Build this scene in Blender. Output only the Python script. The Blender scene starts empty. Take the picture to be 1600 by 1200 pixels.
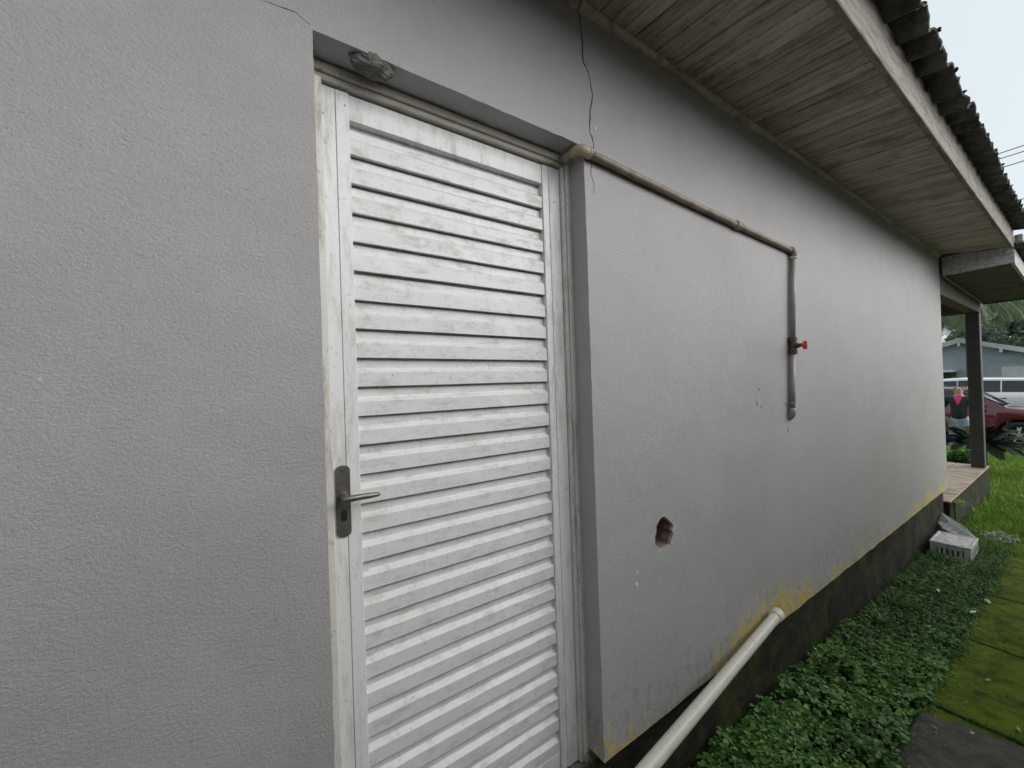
import bpy, math, random
import numpy as np
from mathutils import Vector, Matrix, noise as mnoise
from mathutils.geometry import tessellate_polygon

R = math.radians
rnd = random.Random(7)
scene = bpy.context.scene
col = scene.collection
EYE = 1.7                       # camera height above the ground by the door

# ------------------------------------------------------------------ camera
def cam_axes(yaw, pitch, roll):
    c, s = math.cos, math.sin
    fw = Vector((s(yaw) * c(pitch), c(yaw) * c(pitch), s(pitch)))
    rt = fw.cross(Vector((0, 0, 1))).normalized()
    up = rt.cross(fw)
    return c(roll) * rt + s(roll) * up, -s(roll) * rt + c(roll) * up, fw
rt, up, fw = cam_axes(R(33.81), R(0.30), R(-1.88))
cd = bpy.data.cameras.new('camera')
cd.sensor_width = 36.0
cd.lens = 36.0 * 613.7 / 1600.0
cd.clip_start = 0.02
cd.clip_end = 2000
cam = bpy.data.objects.new('camera', cd)
cam.matrix_world = Matrix(((rt.x, up.x, -fw.x, 0), (rt.y, up.y, -fw.y, 0), (rt.z, up.z, -fw.z, EYE), (0, 0, 0, 1)))
col.objects.link(cam)
scene.camera = cam

# ------------------------------------------------------------------ sky and sun (overcast)
SUN_EL, SUN_AZ = R(26), R(142)          # azimuth measured from +Y towards +X
w = bpy.data.worlds.new('World')
scene.world = w
w.use_nodes = True
nt = w.node_tree
nt.nodes.clear()
out = nt.nodes.new('ShaderNodeOutputWorld')
bg = nt.nodes.new('ShaderNodeBackground')
sky = nt.nodes.new('ShaderNodeTexSky')
sky.sky_type = 'NISHITA'
sky.sun_disc = False
sky.sun_elevation = SUN_EL
sky.sun_rotation = SUN_AZ
sky.air_density = 1.0
sky.dust_density = 6.0
sky.ozone_density = 2.0
hsv = nt.nodes.new('ShaderNodeHueSaturation')
hsv.inputs['Saturation'].default_value = 0.22
mixw = nt.nodes.new('ShaderNodeMix')
mixw.data_type = 'RGBA'
mixw.inputs[0].default_value = 0.72     # cloud layer: an even pale grey over the clear sky
mixw.inputs[7].default_value = (8.4, 9.45, 10.0, 1)
nt.links.new(sky.outputs[0], hsv.inputs['Color'])
nt.links.new(hsv.outputs[0], mixw.inputs[6])
nt.links.new(mixw.outputs[2], bg.inputs['Color'])
bg.inputs['Strength'].default_value = 0.060
nt.links.new(bg.outputs[0], out.inputs['Surface'])

sd = bpy.data.lights.new('sun', 'SUN')
sd.energy = 1.5
sd.angle = R(60)
sd.color = (1.0, 0.97, 0.93)
sun = bpy.data.objects.new('sun', sd)
col.objects.link(sun)
sdir = Vector((math.sin(SUN_AZ) * math.cos(SUN_EL), math.cos(SUN_AZ) * math.cos(SUN_EL), math.sin(SUN_EL)))
sun.rotation_euler = (-sdir).to_track_quat('-Z', 'Y').to_euler()
sun.location = sdir * 30

vs = scene.view_settings
vs.view_transform = 'Standard'
vs.look = 'None'
vs.exposure = 0.86
vs.gamma = 1.0
vs.use_curve_mapping = False
scene.render.engine = 'CYCLES'
scene.cycles.use_denoising = True
scene.cycles.max_bounces = 4
scene.cycles.diffuse_bounces = 3
scene.cycles.glossy_bounces = 2
scene.cycles.caustics_reflective = False
scene.cycles.caustics_refractive = False
scene.cycles.use_adaptive_sampling = True
scene.cycles.adaptive_threshold = 0.025
scene.cycles.sample_clamp_indirect = 6

# ------------------------------------------------------------------ node helpers
class NT:
    def __init__(self, name, rough=0.6, spec=0.5, metallic=0.0):
        self.m = bpy.data.materials.new(name)
        self.m.use_nodes = True
        self.t = self.m.node_tree
        self.t.nodes.clear()
        o = self.t.nodes.new('ShaderNodeOutputMaterial')
        self.b = self.t.nodes.new('ShaderNodeBsdfPrincipled')
        self.t.links.new(self.b.outputs[0], o.inputs['Surface'])
        self.b.inputs['Roughness'].default_value = rough
        self.b.inputs['Metallic'].default_value = metallic
        self.b.inputs['Specular IOR Level'].default_value = spec
        self._pos = None
    def n(self, typ):
        return self.t.nodes.new(typ)
    def link(self, a, b):
        if isinstance(a, (int, float)):
            b.default_value = a
        elif isinstance(a, (tuple, list)):
            b.default_value = tuple(a) + ((1.0,) if len(a) == 3 and len(b.default_value) == 4 else ())
        else:
            self.t.links.new(a, b)
    def pos(self, obj=False):
        if obj:
            return self.n('ShaderNodeTexCoord').outputs['Object']
        if self._pos is None:
            self._pos = self.n('ShaderNodeNewGeometry').outputs['Position']
        return self._pos
    def vec(self, scale=(1, 1, 1), obj=False, off=(0, 0, 0), rot=(0, 0, 0)):
        mp = self.n('ShaderNodeMapping')
        self.link(self.pos(obj), mp.inputs['Vector'])
        mp.inputs['Scale'].default_value = scale
        mp.inputs['Location'].default_value = off
        mp.inputs['Rotation'].default_value = rot
        return mp.outputs[0]
    def noise(self, scale, detail=4, vec=None, rough=0.5, dist=0.0):
        x = self.n('ShaderNodeTexNoise')
        self.link(vec if vec is not None else self.pos(), x.inputs['Vector'])
        x.inputs['Scale'].default_value = scale
        x.inputs['Detail'].default_value = detail
        x.inputs['Roughness'].default_value = rough
        x.inputs['Distortion'].default_value = dist
        return x.outputs['Fac']
    def voro(self, scale, vec=None, feature='F1'):
        x = self.n('ShaderNodeTexVoronoi')
        x.feature = feature
        self.link(vec if vec is not None else self.pos(), x.inputs['Vector'])
        x.inputs['Scale'].default_value = scale
        return x.outputs['Distance']
    def math(self, op, a, b=0.0, clamp=False):
        x = self.n('ShaderNodeMath')
        x.operation = op
        x.use_clamp = clamp
        self.link(a, x.inputs[0])
        self.link(b, x.inputs[1])
        return x.outputs[0]
    def step(self, v, lo, hi, a=0.0, b=1.0):
        x = self.n('ShaderNodeMapRange')
        x.interpolation_type = 'SMOOTHSTEP'
        self.link(v, x.inputs[0])
        x.inputs[1].default_value, x.inputs[2].default_value = lo, hi
        x.inputs[3].default_value, x.inputs[4].default_value = a, b
        return x.outputs[0]
    def mix(self, f, a, b):
        x = self.n('ShaderNodeMix')
        x.data_type = 'RGBA'
        self.link(f, x.inputs[0])
        self.link(a, x.inputs[6])
        self.link(b, x.inputs[7])
        return x.outputs[2]
    def xyz(self):
        x = self.n('ShaderNodeSeparateXYZ')
        self.link(self.pos(), x.inputs[0])
        return x.outputs
    def color(self, c):
        self.link(c, self.b.inputs['Base Color'])
    def roughness(self, r):
        self.link(r, self.b.inputs['Roughness'])
    def bump(self, h, strength=0.5, dist=0.01, chain=None):
        x = self.n('ShaderNodeBump')
        x.inputs['Strength'].default_value = strength
        x.inputs['Distance'].default_value = dist
        self.link(h, x.inputs['Height'])
        if chain is not None:
            self.link(chain, x.inputs['Normal'])
        self.link(x.outputs[0], self.b.inputs['Normal'])
        return x.outputs[0]
    def island(self):
        return self.n('ShaderNodeNewGeometry').outputs['Random Per Island']
    def orand(self):
        return self.n('ShaderNodeObjectInfo').outputs['Random']

def simple(name, c1, c2=None, rough=0.6, scale=8, bump=0.0, bscale=60, spec=0.5, metallic=0.0, bdist=0.004):
    k = NT(name, rough, spec, metallic)
    c2 = c2 or tuple(v * 0.75 for v in c1)
    k.color(k.mix(k.step(k.noise(scale, 6, rough=0.6), 0.35, 0.68), c1, c2))
    if bump:
        k.bump(k.noise(bscale, 5), bump, bdist)
    return k.m
def leafmat(name, c1, c2, rough=0.5, spec=0.35, trans=0.0):
    k = NT(name, rough, spec)
    f = k.mix(k.island(), c1, c2)
    n = k.step(k.noise(3.0, 3), 0.3, 0.7, 0.75, 1.15)
    mm = k.n('ShaderNodeMix')
    mm.data_type = 'RGBA'
    mm.blend_type = 'MULTIPLY'
    mm.inputs[0].default_value = 1.0
    k.link(f, mm.inputs[6])
    cc = k.n('ShaderNodeCombineColor')
    for i in range(3):
        k.link(n, cc.inputs[i])
    k.link(cc.outputs[0], mm.inputs[7])
    k.color(mm.outputs[2])
    if trans:
        k.b.inputs['Transmission Weight'].default_value = 0.0
        tr = k.n('ShaderNodeBsdfTranslucent')
        k.link(mm.outputs[2], tr.inputs['Color'])
        ad = k.n('ShaderNodeMixShader')
        ad.inputs[0].default_value = trans
        o = [x for x in k.t.nodes if x.type == 'OUTPUT_MATERIAL'][0]
        k.t.links.new(k.b.outputs[0], ad.inputs[1])
        k.t.links.new(tr.outputs[0], ad.inputs[2])
        k.t.links.new(ad.outputs[0], o.inputs['Surface'])
    return k.m

BASE = EYE - 1.345              # bottom edge of the painted wall
M = {}
def wall_material():
    k = NT('wall_paint', 0.55, 0.35)
    X, Y, Z = k.xyz()
    big = k.step(k.noise(1.6, 4, k.vec((1, 1, 1.4)), rough=0.68), 0.32, 0.7)
    c = k.mix(big, (0.405, 0.393, 0.395), (0.364, 0.352, 0.353))
    # rain and hand grime in vertical smears
    sm = k.step(k.noise(1.0, 4, k.vec((5, 5, 0.9)), 0.65), 0.55, 0.85)
    c = k.mix(k.math('MULTIPLY', sm, 0.5), c, (0.27, 0.265, 0.26))
    # scuffed, scratchy patches with dark pores
    du = k.math('MULTIPLY', k.math('ADD', X, 0.12), 2.6)
    dw = k.math('MULTIPLY', k.math('SUBTRACT', Z, EYE + 0.47), 3.6)
    near = k.step(k.math('ADD', k.math('MULTIPLY', du, du), k.math('MULTIPLY', dw, dw)), 0.0, 1.0, 0.26, 0.0)
    patch = k.step(k.math('ADD', near, k.noise(2.6, 4, k.vec((1, 1, 2.2), off=(3.1, 0, 0.4)))), 0.52, 0.68)
    pores = k.step(k.noise(1.0, 5, k.vec((70, 70, 120)), 0.8), 0.56, 0.68)
    c = k.mix(k.math('MULTIPLY', k.math('MULTIPLY', patch, pores), 0.8), c, (0.17, 0.165, 0.16))
    # scattered dark specks
    v = k.voro(9.0)
    gate = k.step(k.noise(2.0, 2), 0.5, 0.6)
    spk = k.math('MULTIPLY', k.math('LESS_THAN', v, 0.035), gate)
    c = k.mix(k.math('MULTIPLY', spk, 0.75), c, (0.08, 0.075, 0.07))
    v2 = k.math('LESS_THAN', k.voro(5.3, k.vec((1, 1, 1), off=(9, 3, 1))), 0.014)
    c = k.mix(k.math('MULTIPLY', v2, 0.5), c, (0.7, 0.69, 0.67))
    stip = k.step(k.noise(190, 3, k.vec((1, 1, 1), rot=(0.8, 0.4, 0.6)), rough=0.7), 0.36, 0.64)
    c = k.mix(k.math('MULTIPLY', stip, 0.22), c, (0.25, 0.24, 0.24))
    h = k.math('SUBTRACT', Z, BASE)
    # damp dark speckle near the foot of the wall
    dm = k.math('MULTIPLY', k.step(h, 0.0, 0.42, 1.0, 0.0), k.step(k.noise(24, 4, k.vec((1, 1, 0.5)), 0.75), 0.5, 0.68))
    c = k.mix(k.math('MULTIPLY', dm, 0.6), c, (0.11, 0.11, 0.095))
    # flaking at the foot: the older ochre coat shows, in upright tongues
    st = k.noise(1.0, 4, k.vec((16, 16, 5.5)), 0.6)
    lump = k.noise(1.0, 3, k.vec((2.4, 2.4, 0.6), off=(0.65, 0, 0)), 0.5)
    fine = k.noise(1.0, 2, k.vec((44, 44, 20)), 0.5)
    v = k.math('ADD', k.math('MULTIPLY', st, 0.42), k.math('MULTIPLY', lump, 0.56))
    v = k.math('ADD', v, k.math('MULTIPLY', fine, 0.40))
    v = k.math('SUBTRACT', v, k.math('MULTIPLY', h, 0.85))
    v = k.math('ADD', v, k.step(h, 0.0, 0.03, 0.06, 0.0))
    v = k.math('ADD', v, k.step(X, 0.2, 1.0, -0.1, 0.0))
    v = k.math('ADD', v, k.step(k.math('ABSOLUTE', k.math('SUBTRACT', X, 2.08)), 0.03, 0.40, 0.075, 0.0))
    v = k.math('SUBTRACT', v, 0.064)
    iso = k.math('MULTIPLY', k.step(k.noise(1.0, 3, k.vec((19, 19, 8), off=(7, 0, 3)), 0.6), 0.615, 0.625), k.step(k.math('ADD', h, k.math('MULTIPLY', k.noise(3.0, 2), 0.3)), 0.22, 0.40, 1.0, 0.0))
    v = k.math('MAXIMUM', v, k.math('MULTIPLY', iso, 0.7))
    pm = k.step(v, 0.590, 0.594)
    rim = k.step(v, 0.578, 0.584)
    c = k.mix(k.math('MULTIPLY', rim, 0.5), c, (0.55, 0.53, 0.47))
    och = k.mix(k.step(k.noise(30, 3), 0.35, 0.7), (0.58, 0.45, 0.19), (0.42, 0.33, 0.14))
    c = k.mix(pm, c, och)
    k.color(c)
    roller = k.noise(150, 4, k.vec((1, 1, 1), rot=(0.5, 0.7, 0.3)), rough=0.8)
    grain = k.noise(1.0, 2, k.vec((120, 120, 190), rot=(0.4, 0.6, 0.2)), 0.6, 0.4)
    hgt = k.math('ADD', k.math('MULTIPLY', roller, 0.75), k.math('MULTIPLY', grain, 0.35))
    a = k.bump(hgt, 0.7, 0.0052)
    k.bump(k.noise(6.0, 2, rough=0.6), 0.3, 0.012, a)
    k.roughness(k.step(roller, 0.3, 0.7, 0.38, 0.55))
    return k.m
M['wall'] = wall_material()

def door_material(name, dirt, rust, c0=(0.74, 0.75, 0.745), sv=(6, 6, 22)):
    k = NT(name, 0.42, 0.45)
    g = k.step(k.noise(1.0, 8, k.vec(sv), 0.76), 0.47, 0.66)
    c = k.mix(k.math('MULTIPLY', g, dirt), c0, (0.40, 0.375, 0.33))
    g2 = k.step(k.noise(1.0, 7, k.vec((48, 48, 24), off=(4, 1, 2)), 0.78), 0.55, 0.68)
    c = k.mix(k.math('MULTIPLY', g2, dirt * 0.7), c, (0.27, 0.25, 0.215))
    fl = k.step(k.noise(85, 3, rough=0.6), 0.65, 0.70)
    c = k.mix(k.math('MULTIPLY', fl, dirt * 0.6), c, (0.22, 0.20, 0.17))
    spk = k.math('MULTIPLY', k.math('LESS_THAN', k.voro(16), 0.05), k.step(k.noise(5, 2), 0.5, 0.6))
    c = k.mix(k.math('MULTIPLY', spk, 0.8), c, (0.12, 0.10, 0.08))
    X, Y, Z = k.xyz()
    low = k.step(Z, 0.33, 0.42, 0.14, 0.0)
    rs = k.step(k.math('ADD', k.noise(1.0, 7, k.vec((9, 9, 34)), 0.7), low), 0.70 - rust, 0.76 - rust)
    c = k.mix(k.math('MULTIPLY', rs, 0.85), c, (0.20, 0.095, 0.035))
    k.color(c)
    k.bump(k.noise(40, 5), 0.14, 0.003)
    k.roughness(k.step(g, 0, 1, 0.36, 0.6))
    return k.m
M['door'] = door_material('door_paint', 0.5, 0.0, sv=(26, 26, 5))
M['slat'] = door_material('slat_paint', 0.5, 0.035, (0.70, 0.70, 0.695), (14, 14, 40))
M['frame'] = door_material('frame_paint', 0.95, 0.03, (0.66, 0.64, 0.60), (34, 34, 5))
M['head'] = door_material('frame_head_paint', 1.0, 0.09, (0.50, 0.47, 0.42))

def soffit_material():
    k = NT('soffit_wood', 0.75, 0.2)
    r = k.orand()
    c = k.mix(r, (0.60, 0.535, 0.45), (0.40, 0.355, 0.295))
    g = k.step(k.noise(1.0, 7, k.vec((42, 5, 42)), 0.7), 0.42, 0.66)
    c = k.mix(k.math('MULTIPLY', g, 0.6), c, (0.15, 0.135, 0.11))
    big = k.step(k.noise(3.5, 6, rough=0.7), 0.5, 0.72)
    c = k.mix(k.math('MULTIPLY', big, 0.6), c, (0.12, 0.11, 0.085))
    flake = k.step(k.noise(1.0, 6, k.vec((24, 9, 24), off=(5, 2, 0)), 0.7), 0.60, 0.66)
    c = k.mix(k.math('MULTIPLY', flake, 0.5), c, (0.52, 0.50, 0.45))
    sp = k.step(k.noise(70, 3, rough=0.6), 0.64, 0.70)
    c = k.mix(k.math('MULTIPLY', sp, 0.7), c, (0.04, 0.04, 0.03))
    k.color(c)
    k.bump(k.math('ADD', g, k.noise(60, 4)), 0.4, 0.003)
    return k.m
M['soffit'] = soffit_material()

def fascia_material(name, c0, c1):
    k = NT(name, 0.7, 0.3)
    g = k.step(k.noise(1.0, 7, k.vec((5, 30, 40)), 0.7), 0.4, 0.65)
    c = k.mix(g, c0, c1)
    s = k.step(k.noise(1.0, 6, k.vec((26, 26, 5)), 0.65), 0.5, 0.7)
    c = k.mix(k.math('MULTIPLY', s, 0.6), c, (0.13, 0.115, 0.095))
    k.color(c)
    k.bump(k.noise(1.0, 5, k.vec((8, 60, 90))), 0.35, 0.004)
    return k.m
M['fascia'] = fascia_material('fascia_wood', (0.27, 0.245, 0.215), (0.125, 0.108, 0.092))
M['fascia_white'] = fascia_material('porch_fascia_wood', (0.62, 0.61, 0.60), (0.38, 0.365, 0.34))
M['mould'] = fascia_material('moulding_wood', (0.50, 0.46, 0.40), (0.30, 0.26, 0.21))
M['porch_wood'] = simple('porch_wood', (0.13, 0.12, 0.105), (0.085, 0.078, 0.066), 0.75, 5, 0.3, 40)
M['column'] = simple('column_paint', (0.055, 0.055, 0.056), (0.04, 0.04, 0.04), 0.6, 5, 0.2, 80)

def fibre_material():
    k = NT('fibre_cement', 0.9, 0.2)
    a = k.step(k.noise(7, 7, rough=0.7), 0.38, 0.66)
    c = k.mix(a, (0.17, 0.165, 0.155), (0.055, 0.052, 0.048))
    b = k.step(k.noise(24, 5, rough=0.7), 0.56, 0.68)
    c = k.mix(k.math('MULTIPLY', b, 0.7), c, (0.30, 0.29, 0.26))
    k.color(c)
    k.bump(k.noise(55, 6), 0.5, 0.006)
    return k.m
M['fibre'] = fibre_material()

def plinth_material():
    k = NT('plinth_concrete', 0.9, 0.2)
    c = k.mix(k.step(k.noise(9, 7, rough=0.7), 0.35, 0.7), (0.032, 0.030, 0.022), (0.012, 0.012, 0.009))
    ms = k.step(k.noise(5, 6, rough=0.65), 0.46, 0.62)
    ms2 = k.noise(60, 4)
    c = k.mix(k.math('MULTIPLY', ms, ms2), c, (0.055, 0.075, 0.012))
    k.color(c)
    k.bump(k.noise(40, 6, rough=0.7), 0.8, 0.012)
    return k.m
M['plinth'] = plinth_material()
M['mortar'] = simple('broken_mortar', (0.20, 0.188, 0.172), (0.105, 0.098, 0.088), 0.95, 30, 0.9, 90, bdist=0.008)
M['brick_inside'] = simple('broken_brick', (0.26, 0.165, 0.13), (0.13, 0.08, 0.06), 0.95, 25, 0.7, 70, bdist=0.006)
M['plaster_chip'] = simple('bare_plaster', (0.62, 0.60, 0.57), (0.50, 0.48, 0.45), 0.9, 60, 0.5, 120)
M['pipe'] = simple('aged_pipe', (0.27, 0.22, 0.165), (0.145, 0.118, 0.09), 0.55, 14, 0.15, 60)
M['pipe_elbow'] = simple('ochre_elbow', (0.38, 0.31, 0.205), (0.24, 0.195, 0.13), 0.5, 20, 0.15, 60)
M['pipe_grey'] = simple('grey_pipe', (0.33, 0.315, 0.295), (0.23, 0.22, 0.205), 0.5, 9, 0.15, 60)
M['valve'] = simple('brown_valve', (0.085, 0.05, 0.042), (0.055, 0.035, 0.03), 0.4, 20)
M['red'] = simple('red_plastic', (0.66, 0.065, 0.04), (0.52, 0.05, 0.035), 0.4, 30)
def pvc_material():
    k = NT('dirty_white_pvc', 0.4, 0.5)
    g = k.step(k.noise(26, 6, rough=0.75), 0.52, 0.72)
    c = k.mix(k.math('MULTIPLY', g, 0.6), (0.56, 0.545, 0.48), (0.33, 0.31, 0.25))
    s = k.step(k.noise(90, 3), 0.66, 0.72)
    c = k.mix(k.math('MULTIPLY', s, 0.8), c, (0.14, 0.12, 0.09))
    k.color(c)
    return k.m
M['pvc'] = pvc_material()
M['metal'] = simple('brushed_metal', (0.22, 0.205, 0.18), (0.16, 0.15, 0.13), 0.42, 40, 0.08, 150, metallic=0.75)
M['chrome'] = simple('worn_chrome', (0.42, 0.41, 0.40), (0.30, 0.29, 0.28), 0.25, 40, metallic=0.9)
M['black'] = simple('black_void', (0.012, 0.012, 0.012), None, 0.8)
def crate_material():
    k = NT('grubby_white_plastic', 0.5, 0.4)
    g = k.step(k.noise(22, 6, rough=0.75), 0.45, 0.66)
    c = k.mix(k.math('MULTIPLY', g, 0.75), (0.56, 0.56, 0.545), (0.26, 0.26, 0.24))
    k.color(c)
    return k.m
M['crate'] = crate_material()
k = NT('cloudy_clear_plastic', 0.25, 0.6)
k.color((0.70, 0.72, 0.73))
k.b.inputs['Alpha'].default_value = 0.5
M['clear'] = k.m

def slab_material():
    k = NT('mossy_concrete', 0.92, 0.2)
    X, Y, Z = k.xyz()
    c = k.mix(k.step(k.noise(14, 7, rough=0.7), 0.35, 0.7), (0.125, 0.115, 0.10), (0.065, 0.06, 0.052))
    m = k.math('ADD', k.noise(3.2, 6, rough=0.65), k.step(X, 2.70, 2.95, -0.10, 0.30))
    ms = k.step(m, 0.50, 0.60)
    mc = k.mix(k.step(k.noise(9, 6, rough=0.7), 0.35, 0.7), (0.13, 0.185, 0.012), (0.045, 0.068, 0.007))
    worn = k.step(k.noise(1.0, 5, k.vec((1.6, 4, 1), off=(1, 7, 0)), 0.6), 0.60, 0.72)
    mc = k.mix(k.math('MULTIPLY', worn, 0.75), mc, (0.045, 0.042, 0.025))
    k.color(k.mix(ms, c, mc))
    fuzz = k.noise(130, 4, rough=0.7)
    hh = k.math('ADD', fuzz, k.math('MULTIPLY', k.noise(22, 5), 0.7))
    k.bump(hh, 0.9, 0.012)
    return k.m
M['slab'] = slab_material()
def ground_material():
    k = NT('soil_and_turf', 0.95, 0.1)
    X, Y, Z = k.xyz()
    c = k.mix(k.step(k.noise(16, 7, rough=0.7), 0.35, 0.68), (0.035, 0.045, 0.014), (0.022, 0.022, 0.012))
    g = k.step(X, 5.0, 9.0)
    g2 = k.mix(k.step(k.noise(6, 6, rough=0.7), 0.35, 0.68), (0.075, 0.125, 0.02), (0.05, 0.085, 0.015))
    k.color(k.mix(g, c, g2))
    k.bump(k.noise(40, 6, rough=0.7), 0.9, 0.02)
    return k.m
M['ground'] = ground_material()
M['road'] = simple('drive_paving', (0.12, 0.115, 0.11), (0.08, 0.078, 0.075), 0.9, 10, 0.5, 60)
M['tile'] = None
k = NT('stone_tile', 0.55, 0.4)
c = k.mix(k.orand(), (0.34, 0.26, 0.19), (0.24, 0.17, 0.125))
c = k.mix(k.step(k.noise(8, 6, rough=0.7), 0.4, 0.7), c, (0.42, 0.35, 0.28))
k.color(c)
k.bump(k.noise(30, 4), 0.2, 0.003)
M['tile'] = k.m
M['clover'] = leafmat('clover_leaf', (0.030, 0.105, 0.022), (0.16, 0.30, 0.075), 0.5, 0.3, 0.15)
M['weed'] = leafmat('weed_leaf', (0.045, 0.13, 0.035), (0.08, 0.19, 0.06), 0.5, 0.3, 0.15)
M['grass'] = leafmat('grass_blade', (0.13, 0.24, 0.03), (0.25, 0.40, 0.06), 0.6, 0.2, 0.2)
M['dry'] = simple('dry_leaf', (0.12, 0.09, 0.05), (0.08, 0.06, 0.035), 0.8, 30)
M['litter'] = leafmat('dead_leaf', (0.07, 0.05, 0.028), (0.26, 0.20, 0.12), 0.8, 0.2)
M['paper'] = simple('pale_litter', (0.66, 0.66, 0.62), (0.45, 0.45, 0.42), 0.7, 30)
M['cycad'] = leafmat('cycad_leaf', (0.010, 0.022, 0.010), (0.022, 0.042, 0.014), 0.6, 0.15)
M['palm'] = leafmat('palm_leaf', (0.09, 0.14, 0.07), (0.19, 0.25, 0.12), 0.5, 0.3, 0.2)
M['tree'] = leafmat('tree_leaf', (0.13, 0.175, 0.13), (0.27, 0.33, 0.25), 0.6, 0.2, 0.2)  # leaf greens paled to stand in for distance haze
M['tree_dark'] = leafmat('dark_tree_leaf', (0.095, 0.14, 0.10), (0.21, 0.265, 0.19), 0.6, 0.2, 0.2)  # also lightened in place of haze
M['bark'] = simple('bark', (0.14, 0.115, 0.09), (0.08, 0.065, 0.05), 0.9, 20, 0.7, 40)

# ------------------------------------------------------------------ mesh helpers
def zg(x):                       # lie of the land: falls gently towards the street
    return 0.02 - 0.033 * (min(max(x, 2.0), 16.0) - 2.0)

class MB:
    def __init__(self):
        self.v, self.f = [], []
    def add(self, vs, fs):
        o = len(self.v)
        self.v += [tuple(p) for p in vs]
        self.f += [tuple(i + o for i in q) for q in fs]
        return self
    def box(self, x0, x1, y0, y1, z0, z1, ch=0.0):
        if ch <= 0:
            return self.add([(x0, y0, z0), (x1, y0, z0), (x1, y1, z0), (x0, y1, z0), (x0, y0, z1), (x1, y0, z1), (x1, y1, z1), (x0, y1, z1)],
                            [(0, 3, 2, 1), (4, 5, 6, 7), (0, 1, 5, 4), (1, 2, 6, 5), (2, 3, 7, 6), (3, 0, 4, 7)])
        # chamfered box: 24 vertices
        import itertools
        idx, vs = {}, []
        X, Y, Z = (x0, x1), (y0, y1), (z0, z1)
        for a in range(3):
            for s in itertools.product((0, 1), repeat=3):
                p = []
                for d, (lo, hi) in enumerate((X, Y, Z)):
                    val = (lo, hi)[s[d]]
                    if d != a:
                        val += ch if s[d] == 0 else -ch
                    p.append(val)
                idx[(a, s)] = len(vs)
                vs.append(p)
        fs = []
        order = [(0, 0), (1, 0), (1, 1), (0, 1)]
        for a in range(3):
            for side in (0, 1):
                q = []
                for u, v in order:
                    s = [0, 0, 0]
                    s[a] = side
                    s[(a + 1) % 3], s[(a + 2) % 3] = u, v
                    q.append(idx[(a, tuple(s))])
                fs.append(q if side else q[::-1])
        for a in range(3):          # edges parallel to axis a
            b, c = (a + 1) % 3, (a + 2) % 3
            for sb in (0, 1):
                for sc in (0, 1):
                    s0, s1 = [0] * 3, [0] * 3
                    s0[a], s1[a] = 0, 1
                    s0[b] = s1[b] = sb
                    s0[c] = s1[c] = sc
                    q = [idx[(b, tuple(s0))], idx[(c, tuple(s0))], idx[(c, tuple(s1))], idx[(b, tuple(s1))]]
                    fs.append(q if (sb == sc) else q[::-1])
        for s in itertools.product((0, 1), repeat=3):
            q = [idx[(0, s)], idx[(1, s)], idx[(2, s)]]
            fs.append(q if sum(s) % 2 == 1 else q[::-1])
        return self.add(vs, fs)
    def tube(self, pts, r, seg=12, caps=True):
        pts = [Vector(p) for p in pts]
        rs = r if isinstance(r, (list, tuple)) else [r] * len(pts)
        vs, fs = [], []
        prev = None
        for i, p in enumerate(pts):
            t = (pts[min(i + 1, len(pts) - 1)] - pts[max(i - 1, 0)]).normalized()
            if prev is None:
                a = Vector((0, 0, 1)) if abs(t.z) < 0.9 else Vector((1, 0, 0))
                n = (a - t * a.dot(t)).normalized()
            else:
                n = (prev - t * prev.dot(t)).normalized()
            prev = n
            b = t.cross(n)
            for s in range(seg):
                an = 2 * math.pi * s / seg
                vs.append(p + (n * math.cos(an) + b * math.sin(an)) * rs[i])
        for i in range(len(pts) - 1):
            for s in range(seg):
                a0, a1 = i * seg + s, i * seg + (s + 1) % seg
                fs.append((a0, a1, a1 + seg, a0 + seg))
        if caps:
            fs.append(tuple(range(seg))[::-1])
            fs.append(tuple((len(pts) - 1) * seg + s for s in range(seg)))
        return self.add(vs, fs)
    def prism(self, poly, d0, d1, axis='y'):
        """2-D polygon (a,b) extruded along an axis: y -> (a,d,b), x -> (d,a,b), z -> (a,b,d)."""
        def P(a, b, d):
            return {'y': (a, d, b), 'x': (d, a, b), 'z': (a, b, d)}[axis]
        n = len(poly)
        vs = [P(a, b, d0) for a, b in poly] + [P(a, b, d1) for a, b in poly]
        tri = tessellate_polygon([[Vector((a, b, 0)) for a, b in poly]])
        fs = [tuple(t) for t in tri] + [tuple(i + n for i in t[::-1]) for t in tri]
        fs += [(i, (i + 1) % n, (i + 1) % n + n, i + n) for i in range(n)]
        return self.add(vs, fs)
    def build(self, name, mat, parent=None, smooth=False, fixn=True):
        me = bpy.data.meshes.new(name)
        me.from_pydata(self.v, [], self.f)
        if fixn and len(self.f) < 60000:
            import bmesh
            bm = bmesh.new()
            bm.from_mesh(me)
            bmesh.ops.recalc_face_normals(bm, faces=bm.faces)
            bm.to_mesh(me)
            bm.free()
        if smooth:
            me.polygons.foreach_set('use_smooth', [True] * len(me.polygons))
        me.materials.append(mat)
        me.update()
        o = bpy.data.objects.new(name, me)
        col.objects.link(o)
        if parent is not None:
            o.parent = parent
            o.matrix_parent_inverse = Matrix.Translation(parent_loc(parent)).inverted()
        return o
def parent_loc(p):
    return Vector(p.location)     # parts sit at the origin; only a thing's Empty is placed
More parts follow.
